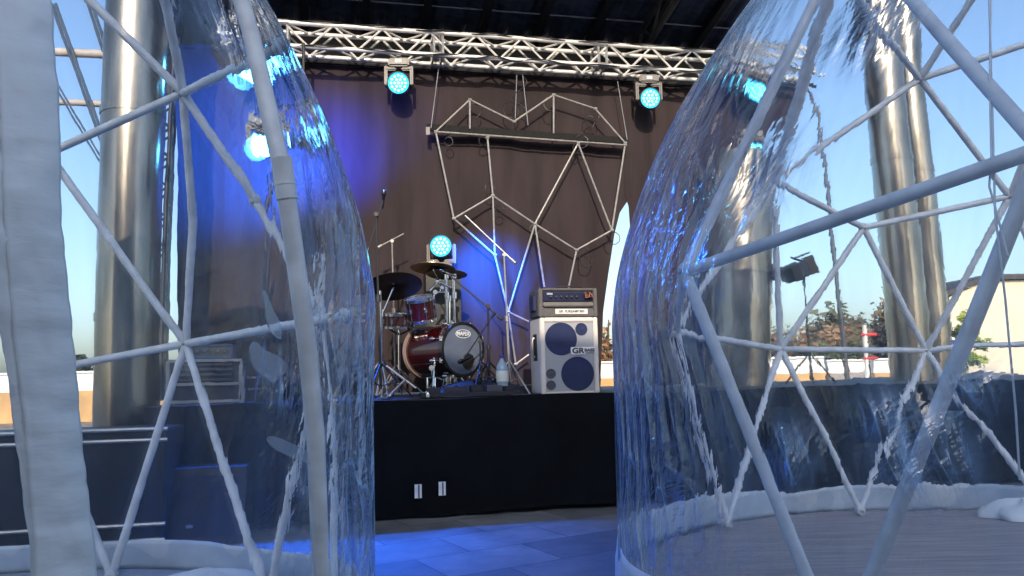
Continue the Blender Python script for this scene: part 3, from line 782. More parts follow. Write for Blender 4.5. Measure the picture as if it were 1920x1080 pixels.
# tom
tc_ = PW(789, 578, .95); ta = Vector((-.10, -.30, .95)).normalized()
tm = thing('tom_drum', 'small cherry red tom drum with chrome rims mounted over the bass drum', 'drum', (tc_.x, tc_.y, tc_.z - .15))
Mt = axmat(tc_, ta)
b = MB(); b.lathe([(.155, -.125), (.155, .105)], 40, Mt); b.build('shell', M_red, tm, True)
for zz, nm in ((.105, 'upper_rim'), (-.125, 'lower_rim')):
    b = MB(); b.lathe([(.157, zz - .016), (.169, zz - .014), (.169, zz + .016), (.160, zz + .018)], 40, Mt, cap=False); b.build(nm, M_chrome, tm, True)
b = MB(); b.lathe([(.001, .107), (.157, .107)], 40, Mt, cap=False); b.build('batter_head', M_clear, tm, True)
b = MB(); b.lathe([(.001, -.127), (.157, -.127)], 40, Mt, cap=False); b.build('lower_head', M_headb, tm, True)
for k in range(6):
    a_ = R(60 * k + 12); p = Vector((math.cos(a_) * .165, math.sin(a_) * .165, 0))
    b = MB(); b.tube([Mt @ (p + Vector((0, 0, -.11))), Mt @ (p + Vector((0, 0, .11)))], .004, 6); b.lathe([(.004, -.028), (.018, -.02), (.018, .02), (.004, .028)], 12, Mt @ Matrix.Translation(p)); b.build('tension_lug', M_chrome, tm, True)
# snare
sn_c = PW(748, 602, 1.35)
sn = thing('snare_drum', 'dark snare drum with chrome lugs behind the bass drum', 'drum', (sn_c.x, sn_c.y, STZ))
Ms = axmat(sn_c, Vector((.05, -.12, 1)))
b = MB(); b.lathe([(.178, -.07), (.178, .07)], 40, Ms); b.build('shell', mat('dark_wood_shell', (.035, .012, .010), .25, coat=.7), sn, True)
for zz, nm in ((.07, 'upper_rim'), (-.07, 'lower_rim')):
    b = MB(); b.lathe([(.18, zz - .014), (.191, zz - .012), (.191, zz + .014), (.183, zz + .016)], 40, Ms, cap=False); b.build(nm, M_chrome, sn, True)
b = MB(); b.lathe([(.001, .072), (.18, .072)], 40, Ms, cap=False); b.build('batter_head', M_clear, sn, True)
for k in range(8):
    a_ = R(45 * k + 5); p = Vector((math.cos(a_) * .187, math.sin(a_) * .187, 0))
    b = MB(); b.tube([Ms @ (p + Vector((0, 0, -.075))), Ms @ (p + Vector((0, 0, .075)))], .005, 6); b.box(tuple(p), (.022, .022, .05), M=Ms); b.build('tension_lug', M_chrome, sn, True)
b = MB(); b.tube([sn_c - Vector((0, 0, .09)), Vector((sn_c.x, sn_c.y, STZ + .25))], .014, 8)
for k in range(3):
    a_ = k * 2.1 + .4; b.tube([Vector((sn_c.x, sn_c.y, STZ + .3)), Vector((sn_c.x + .28 * math.cos(a_), sn_c.y + .28 * math.sin(a_), STZ + .012))], .01, 6)
    b.tube([sn_c - Vector((0, 0, .16)), sn_c + Vector((.17 * math.cos(a_), .17 * math.sin(a_), -.075))], .009, 6)
b.build('stand', M_chrome, sn, True)
# hardware: stands
def tripod(b, x, y, top, spread=.3, r=.011, hub=.42, ph=.4):
    b.tube([(x, y, STZ + .06), (x, y, top)], [r * 1.3, r], 8)
    for k in range(3):
        a_ = ph + k * 2.094
        b.tube([(x, y, STZ + hub), (x + spread * math.cos(a_), y + spread * math.sin(a_), STZ + .012)], r * .8, 6)
        b.tube([(x, y, STZ + .12), (x + spread * .55 * math.cos(a_), y + spread * .55 * math.sin(a_), STZ + .012 + (hub) * .45)], r * .55, 6)
def cymbal(c, nrm, r, m=None):
    Mc = axmat(c, nrm); b = MB()
    b.lathe([(.012, .038), (.03, .036), (.05, .022), (.06, .018), (r * .6, .008), (r, -.004), (r, -.006), (r * .6, .006), (.06, .015), (.03, .031), (.010, .034)], 48, Mc, cap=False)
    return b
def cymbal_stand(label, c, nrm, r, foot, ph=0.4, m=None, two=False):
    t = thing('cymbal_stand', label, 'cymbal', (foot.x, foot.y, STZ), 0, 'cymbal stands of the drum kit')
    b = MB(); top = c.z - .25
    tripod(b, foot.x, foot.y, top, ph=ph); b.tube([(foot.x, foot.y, top - .05), c + Vector((0, 0, -.01))], .008, 8)
    b.tube([Vector((foot.x, foot.y, top - .06)), Vector((foot.x, foot.y, top + .01))], .02, 10)
    b.build('stand', M_chrome, t, True)
    cymbal(c, nrm, r).build('cymbal', m or M_brass, t, True)
    b = MB(); b.lathe([(.016, .03), (.016, .06), (.008, .075), (.008, .09)], 12, axmat(c, nrm)); b.build('wing_nut', M_chrome, t, True)
    return t
c = PW(812, 503, 1.15); cymbal_stand('bronze crash cymbal on its stand above the tom, upper of the close pair', c, Vector((.05, .16, 1)), .255, Vector((c.x + .12, c.y + .2, 0)))
c = PW(838, 514, 1.35); cymbal_stand('bronze cymbal just below and right of the upper crash cymbal', c, Vector((.02, .14, 1)), .235, Vector((c.x + .02, c.y + .1, 0)), 1.3)
c = PW(738, 537, .62); cymbal_stand('dark cymbal seen from below left of the tom', c, Vector((-.16, .40, 1)), .30, Vector((PW(714, 600, .62).x, c.y + .03, 0)), .9, mat('dark_bronze', (.06, .045, .03), .4, metal=.8))
# tom holder arms, chrome
th = thing('tom_holder', 'chrome double post tom holder with ratchet arms behind the tom', 'drum hardware', Vector((PW(845, 600, 1.05).x, PW(845, 600, 1.05).y, STZ)))
b = MB()
for px in (838, 852):
    b.tube([PW(px, 612, 1.05), PW(px - 2, 515, 1.05)], .017, 12); b.tube([PW(px, 560, 1.05), PW(px, 548, 1.05)], .028, 12)
    b.tube([PW(px, 522, 1.05), PW(px, 514, 1.05)], .024, 12)
    b.tube([PW(px, 612, 1.05), Vector((PW(px, 612, 1.05).x, PW(px, 612, 1.05).y, STZ + .02))], .016, 10)
b.build('post', M_chrome, th, True)
b = MB(); b.tube([PW(845, 540, 1.05), PW(822, 528, 1.0), PW(806, 545, .96)], .014, 10); b.tube([PW(838, 548, 1.05), PW(815, 548, 1.0), PW(812, 562, .97)], .012, 10)
b.lathe([(.03, -.02), (.03, .02)], 14, axmat(PW(822, 528, 1.0), Vector((1, -.3, 0)))); b.lathe([(.026, -.025), (.026, .025)], 14, axmat(PW(815, 548, 1.0), Vector((.4, -1, 0)))); b.lathe([(.022, -.02), (.022, .02)], 14, axmat(PW(828, 541, 1.0), Vector((.4, -1, .5))))
b.build('ratchet_arm', M_chrome, th, True)
b = MB(); b.lathe([(.055, -.10), (.055, .10)], 24, axmat(PW(845, 572, 1.02), Vector((0, 0, 1)))); b.build('bongo_tube', mat('pale_shell', (.42, .43, .45), .25, metal=.5), th, True)

# microphone stands
def mic(b, c, d_, ln=.16):
    d_ = d_.normalized(); Mm = axmat(c, d_)
    b.lathe([(.010, -ln), (.013, -ln * .6), (.017, -.03), (.024, -.02), (.026, .005), (.020, .028), (.004, .036)], 14, Mm)
def mic_stand(label, base_px, base_t, top_px, boom=None, boom_t=None, m=M_black, micdir=None, r=.010, hub=.36, ph=.3, clip=True):
    s_b, _ = P(*base_px, base_t); bp_ = W(s_b, base_t, STZ); tp = PW(*top_px, base_t)
    t = thing('microphone_stand', label, 'microphone stand', bp_, 0, 'microphone stands on the stage')
    b = MB()
    b.tube([bp_ + Vector((0, 0, .1)), bp_.lerp(tp, .55)], r * 1.25, 8); b.tube([bp_.lerp(tp, .5), tp], r * .85, 8); b.tube([bp_.lerp(tp, .52), bp_.lerp(tp, .56)], r * 2.1, 10)
    for k in range(3):
        a_ = ph + k * 2.094; b.tube([bp_ + Vector((0, 0, hub)), bp_ + Vector((.32 * math.cos(a_), .32 * math.sin(a_), .012))], r * .8, 6)
        b.tube([bp_ + Vector((0, 0, .13)), bp_ + Vector((.17 * math.cos(a_), .17 * math.sin(a_), hub * .47))], r * .5, 6)
    b.build('tripod', m, t, True)
    if boom:
        a_ = PW(*boom[0], boom_t[0]); c_ = PW(*boom[1], boom_t[1])
        b = MB(); b.tube([a_, c_], r * .75, 8); b.lathe([(.022, -.02), (.022, .02)], 12, axmat(tp, SN)); b.lathe([(.016, -.03), (.018, .03)], 10, axmat(a_, a_ - c_)); b.build('boom', m, t, True)
        if micdir is not None:
            b = MB(); mic(b, c_ + Vector(micdir) * .05, Vector(micdir)); b.build('microphone', M_headb if m is M_black else M_steel, t, True)
    elif micdir is not None:
        b = MB(); mic(b, tp + Vector((0, 0, .06)), Vector(micdir)); b.build('microphone', M_black, t, True)
    return t
mic_stand('tall black microphone stand at the left edge of the drum kit', (714, 745), .35, (705, 402), ((690, 470), (719, 372)), (.35, .4), M_black, (.1, -.1, 1), r=.012)
mic_stand('chrome stand with a short crossbar behind the drum kit', (742, 720), 1.7, (735, 452), ((712, 462), (757, 438)), (1.7, 1.7), M_tubesteel, None)
mic_stand('slim steel microphone stand with long boom left of the bass cabinet', (957, 735), .55, (945, 478), ((963, 490), (872, 404)), (.5, .75), M_steel, None, r=.011, ph=1.2)
mic_stand('black boom stand reaching over the bass drum to the tom', (917, 720), .5, (915, 574), ((938, 596), (838, 512)), (.5, .85), M_black, (-1, .2, .4), r=.013)
mic_stand('low black boom stand with its microphone at the bass drum', (903, 730), .42, (900, 640), ((925, 590), (868, 676)), (.42, .55), M_black, (-.5, .3, -.2), r=.010)
# chrome leg braces bottom left
hs = thing('hi_hat_stand', 'chrome hi hat stand legs on the deck left of the bass drum', 'drum hardware', Vector((PW(716, 740, .4).x, PW(716, 740, .4).y, STZ)))
b = MB(); q0 = PW(716, 745, .4); b.tube([(q0.x, q0.y, STZ + .03), PW(713, 545, .4)], .012, 8); b.build('rod', M_chrome, hs, True)
for (x0, y0, x1, y1) in ((724, 686, 780, 728), (727, 745, 760, 712), (716, 690, 706, 742)):
    b = MB(); b.tube([PW(x0, y0, .38), PW(x1, y1, .34)], .012, 8); b.build('leg', M_steel, hs, True)
b = MB(); b.box((0, 0, .02), (.10, .30, .02), M=Matrix.Translation((q0.x + .05, q0.y - .1, STZ))); b.build('pedal', M_chrome, hs, True)

# bass drum pedal etc, small chrome clutter under kit
cl = thing('drum_pedal', 'small chrome drum pedal under the bass drum shell', 'pedal', Vector((PW(806, 690, .6).x, PW(806, 690, .6).y, STZ)))
b = MB(); b.box((0, 0, .03), (.10, .28, .02)); b.tube([(-.04, .1, .03), (-.04, .12, .2), (.04, .12, .2), (.04, .1, .03)], .008, 8); b.tube([(0, .11, .19), (.02, .0, .30)], .006, 6); b.build('frame', M_chrome, cl)
b = MB(); b.lathe([(.001, -.03), (.028, -.025), (.028, .025), (.001, .03)], 16, Matrix.Translation((.02, 0, .3)) @ Matrix.Rotation(R(90), 4, 'X')); b.build('beater', mat('felt', (.6, .6, .56), .9), cl)

# pedalboard and pedals in front
pb_s, _ = P(880, 735, .22)
pb = thing('pedalboard', 'flat black pedalboard lying along the stage edge before the drums', 'pedalboard', W(pb_s, .22, STZ), YAW)
b = MB(); b.box((0, 0, .03), (.98, .32, .045), bev=.008); b.build('board', mat('board_black', (.018, .019, .024), .5), pb)
for i, (x, w, h, mm) in enumerate(((-.36, .12, .05, (.03, .032, .04)), (-.14, .22, .055, (.035, .038, .05)), (.06, .11, .06, (.02, .02, .025)), (.24, .16, .06, (.06, .065, .08)), (.40, .12, .05, (.02, .022, .03)))):
    b = MB(); b.box((x, -.02, .052 + h / 2), (w, .16, h), bev=.007)
    b.lathe([(.014, 0), (.014, .015), (.004, .017)], 12, Matrix.Translation((x, -.07, .052 + h))); o = b.build('effect_pedal', mat('pedal_paint_%d' % i, mm, .4), pb)
b = MB(); b.lathe([(.018, 0), (.02, .03), (.012, .05), (.016, .06), (.004, .066)], 14, Matrix.Translation((-.43, -.17, .01))); b.build('chrome_knob', M_chrome, pb)
gc_s, _ = P(905, 720, .55)
gc = thing('gig_bag', 'soft black bag with sloping back lying before the bass drum', 'bag', W(gc_s, .5, STZ), YAW)
def bag(u, v):
    x = -.5 + 1.0 * u; h = .17 * (math.sin(math.pi * min(1, max(0, u)) ** .8) ** .5) * (1 + .12 * fbm(u * 4, v * 3, 2))
    return (x, -.16 + .32 * v, .004 + h * math.sin(math.pi * v) ** .5)
b = MB(); b.grid(bag, 40, 16); b.build('body', mat('black_nylon', (.010, .011, .014), .6, bump=.5, bscale=40), gc)
b = MB(); b.tube([(-.12, -.1, .15), (-.08, -.14, .19), (.08, -.14, .19), (.12, -.1, .15)], .011, 8); b.build('handle', M_black, gc)
# cables on deck
for i in range(4):
    rr = random.Random(20 + i); s0_, _ = P(790 + 50 * i, 735, .1); pts = []
    for k in range(16):
        pts.append(W(s0_ + k * .045 + .03 * math.sin(k * .9 + i), .08 + .05 * math.sin(k * .6 + i * 2) + .02 * i, STZ + .012))
    b = MB(); b.tube(pts, .007, 6); o = b.build('floor_cable', M_black)
    tag(o, ('thin black cable snaking on the deck below the bass drum', 'thin black cable on the deck before the pedalboard centre', 'thin black cable on the deck before the pedalboard right half', 'thin black cable on the deck nearest the bass cabinet')[i], 'cable', 'cables on the stage floor')
b = MB(); p = PW(958, 729, .2); p.z = STZ + .02
b.lathe([(.012, 0), (.012, .02), (.004, .024)], 10, Matrix.Translation((p.x, p.y, STZ + .0))); o = b.build('indicator_light', mat('red_indicator', (.5, .03, .01), .3, emit=(1, .12, .03), es=2.0))
tag(o, 'tiny red indicator light on the deck beside the water bottle', 'light')

# bottle
bs, _ = P(942, 725, .40)
bt = thing('water_bottle', 'clear water bottle with blue cap and pale label on the deck', 'bottle', W(bs, .40, STZ))
M_pet = mat('clear_bottle', (.40, .55, .70), .15, trans=.3, var=.03)
b = MB(); b.lathe([(.05, 0), (.062, .01), (.064, .10), (.058, .12), (.064, .14), (.064, .26), (.060, .29), (.042, .33), (.020, .365), (.017, .39)], 28); b.build('body', M_pet, bt)
b = MB(); b.lathe([(.0655, .145), (.0655, .255)], 28, cap=False); b.build('paper_label', mat('bottle_label', (.62, .70, .66), .5, var=.3, scale=26, col2=(.75, .78, .76)), bt)
b = MB(); b.lathe([(.02, .385), (.021, .41), (.019, .415)], 18); b.build('cap', mat('blue_cap', (.01, .03, .35), .4), bt)
sb = thing('low_step', 'flat dark step on the deck left of the bass cabinet', 'step', W(P(975, 735, .9)[0], .95, STZ), YAW)
b = MB(); b.box((0, 0, .05), (.6, .3, .10), bev=.006); b.build('block', mat('blue_black_step', (.03, .035, .05), .6), sb)
b = MB(); b.box((0, -.152, .095), (.6, .006, .01)); b.build('edge_strip', M_steel, sb)

# left: flight case with amp head
fcx, _ = P(372, 740, .75)
fl = thing('flight_case', 'tall black flight case with silver edges on the left of the stage', 'case', W(fcx, .7, STZ), YAW)
fw = P(440, 720, .7)[0] - P(304, 720, .7)[0]; fh = P(372, 676, .7)[1] - STZ
b = MB(); b.box((0, .3, fh / 2), (fw - .03, .57, fh - .03)); b.build('panel', mat('case_laminate', (.03, .032, .045), .4, bump=.3, bscale=90), fl)
for x in (-fw / 2, fw / 2):
    b = MB(); b.box((x, .0, fh / 2), (.035, .035, fh), bev=.004); b.build('edge_profile', M_steel, fl)
for zz in (.02, fh - .0, fh * .45):
    b = MB(); b.box((0, -.003, zz), (fw, .03, .028)); b.build('edge_profile', M_steel, fl)
b = MB()
for k in range(5): b.box((0, -.001, fh * .55 + k * .05), (fw * .75, .03, .02))
b.build('vent_slats', mat('slat_grey', (.08, .085, .10), .4), fl)
ah = thing('small_amplifier', 'small amplifier with bright top edge on the tall flight case', 'amplifier', W(fcx + .05, .75, STZ + fh + .016), YAW)
b = MB(); b.box((0, .15, .075), (.38, .3, .15), bev=.01); b.build('case', M_headplastic, ah)
b = MB(); b.box((0, -.004, .02), (.36, .012, .025)); b.box((0, -.004, .135), (.36, .012, .018)); b.build('trim', M_chrome, ah)
for k in range(5):
    b = MB(); b.lathe([(.018, 0), (.014, .02)], 12, Matrix.Translation((-.13 + .065 * k, 0, .08)) @ Matrix.Rotation(R(90), 4, 'X')); b.build('knob', M_chrome, ah)
s5, _ = P(478, 740, 1.0)
rk = thing('small_rack', 'low black rack with pale shelf edges right of the flight case', 'rack', W(s5, .95, STZ), YAW)
rh = P(478, 705, .95)[1] - STZ
b = MB(); b.box((0, .2, rh / 2), (.30, .4, rh)); b.build('body', M_black, rk)
for zz in (rh, rh * .55):
    b = MB(); b.box((-.05, -.006, zz - .01), (.22, .012, .02)); b.build('shelf_edge', M_steel, rk)

# floodlight on stand seen through right dome
s6, z6 = P(1496, 515, 1.6)
fl2 = thing('floodlight', 'black floodlight with open barn doors on a stand seen through the right dome', 'stage lamp', W(P(1524, 600, 1.6)[0], 1.6, STZ), YAW)
dx = s6 - P(1524, 600, 1.6)[0]
b = MB(); b.tube([(0, 0, 0.05), (0, 0, z6 - STZ + .15)], .014, 8)
for k in range(3): b.tube([(0, 0, .4), (.35 * math.cos(k * 2.1), .35 * math.sin(k * 2.1), .01)], .012, 6)
b.tube([(0, 0, z6 - STZ + .15), (dx, 0, z6 - STZ + .20)], .014, 8); b.build('stand', M_black, fl2)
Mf = Matrix.Translation((dx, 0, z6 - STZ)) @ Matrix.Rotation(R(-20), 4, 'Y') @ Matrix.Rotation(R(35), 4, 'Z')
b = MB(); b.box((0, 0, 0), (.24, .22, .22), M=Mf, bev=.03); b.lathe([(.10, 0), (.11, .10)], 20, Mf @ Matrix.Translation((0, -.1, 0)) @ Matrix.Rotation(R(90), 4, 'X')); b.build('housing', M_black, fl2)
for i, (a_, c_) in enumerate((((-.16, -.2, 0), (.015, .14, .22)), ((.18, -.22, 0), (.015, .14, .24)), ((0, -.22, .17), (.22, .14, .012)))):
    b = MB(); b.box(a_, c_, M=Mf @ Matrix.Rotation(R((-12, 12, 0)[i]), 4, 'Z')); b.build('barn_door', mat('barn_door', (.05, .045, .04), .5), fl2)
b = MB()
b.box((-.30, .0, .0), (.17, .16, .20), M=Matrix.Translation((dx, 0, z6 - STZ)), bev=.03); b.build('ballast_box', M_black, fl2)

# ================================================================== BACKGROUND
WY = 27.0
def wallpiece(label, px0, px1, ytop, ymid, y, mtop, mbot):
    a = D(px0, ytop, y); c = D(px1, ytop, y); zt_ = a.z; zm = D((px0 + px1) / 2, ymid, y).z
    t = thing('boundary_wall', label, 'wall', ((a.x + c.x) / 2, y, 0), 0, 'low two colour walls beyond the stage')
    w = c.x - a.x
    b = MB(); b.box((0, 0, zm / 2), (w, .3, zm)); b.build('base', mbot, t)
    b = MB(); b.box((0, .02, (zm + zt_) / 2), (w, .26, zt_ - zm - .004)); b.build('upper_band', mtop, t)
    b = MB(); b.box((0, 0, zt_ + .03), (w + .04, .36, .06)); b.build('coping', M_canvas, t)
M_och = mat('ochre_render', (0.55, 0.33, 0.14), .8, var=.2, scale=1.5, bump=.2)
M_wht = mat('white_render', (0.72, 0.70, 0.66), .8, var=.08)
M_wht2 = mat('grey_render', (0.30, 0.27, 0.26), .8)
wallpiece('ochre wall with white upper band left of the left pillar', -400, 300, 712, 738, WY, M_wht, M_och)
wallpiece('ochre wall with white upper band behind the stage right of the drape', 1000, 1560, 684, 706, WY, M_wht, M_och)
wallpiece('grey wall with white upper band behind the lamp post', 1566, 1640, 678, 700, WY + .5, M_wht, M_wht2)
wallpiece('ochre wall with white upper band left of the cream building', 1650, 1790, 676, 700, WY, M_wht, M_och)

def tree(name, label, base, h, cw, seed, cols, n=2600, trunk_h=None, leaf=.16, cat='tree'):
    rr = random.Random(seed); base = Vector(base)
    t = thing(name, label, cat, base, 0, 'trees and shrubs beyond the stage')
    th_ = trunk_h or h * .35
    b = MB(); b.tube([Vector((0, 0, 0)), Vector((.05 * h * rr.uniform(-1, 1), 0, th_)), Vector((0, 0, h * .8))], [h * .03, h * .022, h * .006], 8)
    tips = []
    for k in range(9):
        a_ = rr.uniform(0, 6.28); z0 = rr.uniform(th_ * .7, h * .6); z1 = rr.uniform(h * .5, h * .92); r0 = cw * rr.uniform(.35, .9)
        tip = Vector((math.cos(a_) * r0, math.sin(a_) * r0, z1)); tips.append(tip)
        b.tube([Vector((0, 0, z0)), Vector((math.cos(a_) * r0 * .4, math.sin(a_) * r0 * .4, (z0 + z1) / 2)), tip], [h * .012, h * .008, h * .003], 5)
    b.build('trunk', mat('bark', (.09, .065, .045), .9), t)
    for ci, colr in enumerate(cols):
        b = MB()
        cl_ = [(tp * rr.uniform(.5, 1.05), rr.uniform(.16, .38) * cw) for tp in tips for _ in range(2)]
        for _ in range(n // len(cols)):
            c0, r0 = rr.choice(cl_)
            dv = Vector((rr.gauss(0, 1), rr.gauss(0, 1), rr.gauss(0, .8))).normalized() * r0 * rr.random() ** .4
            p = Vector((c0.x, c0.y, max(c0.z, th_ * .8))) + dv
            if p.z < .1: p.z = .1 + rr.random() * .3
            a_ = Vector((rr.gauss(0, 1), rr.gauss(0, 1), rr.gauss(0, 1))).normalized(); q = a_.orthogonal().normalized(); s = leaf * rr.uniform(.6, 1.3)
            b.add([p + a_ * s, p + q * s * .5, p - a_ * s, p - q * s * .5], [(0, 1, 2, 3)])
        b.build('crown', mat('leaves_%s_%d' % (name, ci), colr, .8, var=.3, scale=2), t)
    return t
brn = [(.22, .11, .05), (.12, .085, .04), (.30, .19, .11)]
grn = [(.05, .075, .025), (.09, .12, .035), (.03, .045, .02)]
def tr(px, y, topy, cw, seed, cols, name, label, **kw):
    a = D(px, topy, y); tree(name, label, (a.x, y, 0), a.z, cw, seed, cols, **kw)
tr(1140, 31, 560, 1.8, 1, brn, 'autumn_tree', 'brown autumn tree in the sky strip right of the bass cabinet')
tr(1520, 33, 600, 2.4, 2, brn, 'autumn_tree', 'low brown tree behind the wall left of the lamp post', n=4500, leaf=.2)
tr(1650, 36, 555, 3.2, 3, brn + [(.10, .10, .05)], 'autumn_tree', 'widest brown tree seen between lamp post and leaning pillars', n=6500, leaf=.2)
tr(1575, 31, 640, 2.0, 4, grn, 'green_shrub', 'dark green shrub behind the wall at the foot of the lamp post', cat='shrub')
tr(1470, 38, 620, 2.2, 7, grn, 'green_shrub', 'dark shrub behind the wall right of the short wide pillar', cat='shrub')
tr(1800, 24, 588, .75, 5, [(.30, .36, .03), (.18, .26, .03)], 'yellow_shrub', 'bright yellow green bush before the cream building', cat='shrub', leaf=.1)
tr(150, 31, 652, 1.5, 6, grn, 'green_shrub', 'dark spiky shrub behind the wall left of the left pillar', cat='shrub', leaf=.28, n=900)

# cream building right
BY = 26.5
a = D(1788, 560, BY); c = D(2150, 530, BY)
bh = thing('cream_building', 'sunlit cream building with low dark roof at the right edge', 'building', ((a.x + c.x) / 2, BY, 0))
w = c.x - a.x; hh = a.z
M_cream = mat('cream_render', (0.66, 0.58, 0.44), .85, var=.08, scale=1, bump=.15)
b = MB(); hw = w / 2; ht = c.z + .1
b.add([(-hw, 0, 0), (hw, 0, 0), (hw, 0, ht), (-hw + 1.2, 0, ht), (-hw, 0, hh), (-hw, 2.2, 0), (hw, 2.2, 0), (hw, 2.2, ht), (-hw + 1.2, 2.2, ht), (-hw, 2.2, hh)],
      [(0, 1, 2, 3, 4), (9, 8, 7, 6, 5), (0, 4, 9, 5), (1, 6, 7, 2)]); b.build('wall', M_cream, bh)
b = MB(); b.add([(-hw - .2, -.2, hh + .0), (-hw + 1.2, -.2, ht + .03), (hw, -.2, ht + .03), (hw, 2.4, ht + .03), (-hw + 1.2, 2.4, ht + .03), (-hw - .2, 2.4, hh),
                 (-hw - .2, -.2, hh + .16), (-hw + 1.2, -.2, ht + .2), (hw, -.2, ht + .2), (hw, 2.4, ht + .2), (-hw + 1.2, 2.4, ht + .2), (-hw - .2, 2.4, hh + .16)],
                [(0, 1, 7, 6), (1, 2, 8, 7), (6, 7, 10, 11), (7, 8, 9, 10), (5, 4, 1, 0), (4, 3, 2, 1), (3, 9, 8, 2), (0, 6, 11, 5), (5, 11, 10, 4), (4, 10, 9, 3)]); b.build('roof', mat('dark_roof_edge', (.05, .045, .045), .7), bh)
# lamp post
lpz = D(1545, 215, 16); lpp = D(1578, 640, 16)
lo = thing('lamp_post', 'thin dark street lamp post seen through the right dome', 'lamp post', (lpz.x, 16, 0))
b = MB(); b.tube([(.28, 0, 0), (.05, 0, lpz.z)], [.055, .035], 10); b.build('pole', mat('dark_pole', (.06, .065, .075), .5), lo)
b = MB(); b.tube([(.05, 0, lpz.z), (-.05, -.1, lpz.z + .25), (-.35, -.4, lpz.z + .35)], .03, 8); b.build('arm', M_headplastic, lo)
b = MB(); b.box((-.5, -.55, lpz.z + .35), (.42, .2, .08), M=None, bev=.03); b.build('lamp_head', M_headplastic, lo)
# red and white post
rp = D(1640, 700, 22)
ro = thing('barrier_post', 'white post with red arm and band near the leaning pillars', 'barrier', (rp.x, 22, 0))
tz = D(1640, 610, 22).z
b = MB(); b.tube([(0, 0, 0), (0, 0, tz)], .06, 14); b.build('post', M_wht, ro)
for py in (628, 672):
    b = MB(); b.tube([(-.12, -.02, D(1640, py, 22).z), (.30, -.02, D(1640, py, 22).z)], .045, 10); b.build('red_band', mat('red_paint', (.55, .03, .025), .4), ro)
# blue recycling bin look-alike near building
bb_ = D(1775, 650, 20)
bo = thing('waste_bin', 'blue waste bin with white lid before the cream building', 'bin', (bb_.x, 20, 0))
b = MB(); b.lathe([(.22, 0), (.28, bb_.z + .1), (.29, bb_.z + .12)], 20); b.build('body', mat('blue_plastic', (.02, .10, .38), .4), bo)
b = MB(); b.lathe([(.30, bb_.z + .122), (.28, bb_.z + .2), (.10, bb_.z + .26)], 20); b.build('lid', M_wht, bo)

# unseen building put behind the camera to shade the foreground
hb = thing('shade_building', 'added unseen three storey building behind the viewer that shades the foreground', 'building', (0, -9, 0))
b = MB(); b.box((0, -4, 4.35), (27, 8, 8.7)); b.build('wall', mat('shaded_render', (.36, .37, .38), .85), hb)
b = MB(); b.box((0, -4, 8.85), (27.8, 8.8, .28)); b.build('roof', mat('tile_roof', (.25, .10, .06), .8), hb)
for fl_ in range(3):
    for k in range(6):
        b = MB(); b.box((-10 + k * 4, .03, 1.6 + fl_ * 2.7), (1.1, .1, 1.5)); f = b.build('window', M_wht, hb)
        b = MB(); b.box((-10 + k * 4, .09, 1.6 + fl_ * 2.7), (.94, .03, 1.34)); b.build('pane', mat('window_glass', (.05, .07, .10), .08), f)

# ================================================================== DOMES
class Dome:
    def __init__(s, cx, cy, cz, R_, rb, rfb, H, pw):
        s.H, s.pw = H, pw
        s.cx, s.cy, s.cz, s.R, s.rb, s.rfb = cx, cy, cz, R_, rb, rfb
    def rad(s, z, film=False):
        Rr = s.R + (.065 if film else 0); b_ = s.rfb if film else s.rb
        if z >= s.cz:
            k = 1 - ((z - s.cz) / (s.H + Rr - s.R)) ** s.pw
            return Rr * k ** (1 / s.pw) if k > 0 else -1
        return Rr - (Rr - b_) * ((s.cz - z) / s.cz) ** 2
    def hit(s, px, py, far=False, film=False, off=0.0):
        d = ray(px, py); prev = None; res = []
        t = .4
        while t < 14:
            p = EYE + d * t
            r = s.rad(max(p.z, -.3), film)
            f = math.hypot(p.x - s.cx, p.y - s.cy) - r - off if r > 0 else 1
            if prev is not None and (f < 0) != (prev < 0):
                res.append(t - .01 * abs(f) / (abs(f) + abs(prev) + 1e-9))
            prev = f; t += .01
        if not res:
            # graze: closest approach
            best = min((abs(math.hypot((EYE + d * (k * .05)).x - s.cx, (EYE + d * (k * .05)).y - s.cy) - max(0, s.rad(max((EYE + d * (k * .05)).z, -.3), film))), k) for k in range(10, 250))
            return EYE + d * (best[1] * .05)
        return EYE + d * (res[-1] if far else res[0])
DR = Dome(3.415, 4.5, 1.586, 2.753, 2.50, 2.83, 3.13, 1.6)
DLf = Dome(-3.0, 3.35, 1.684, 2.30, 2.12, 2.36, 3.0, 1.55)
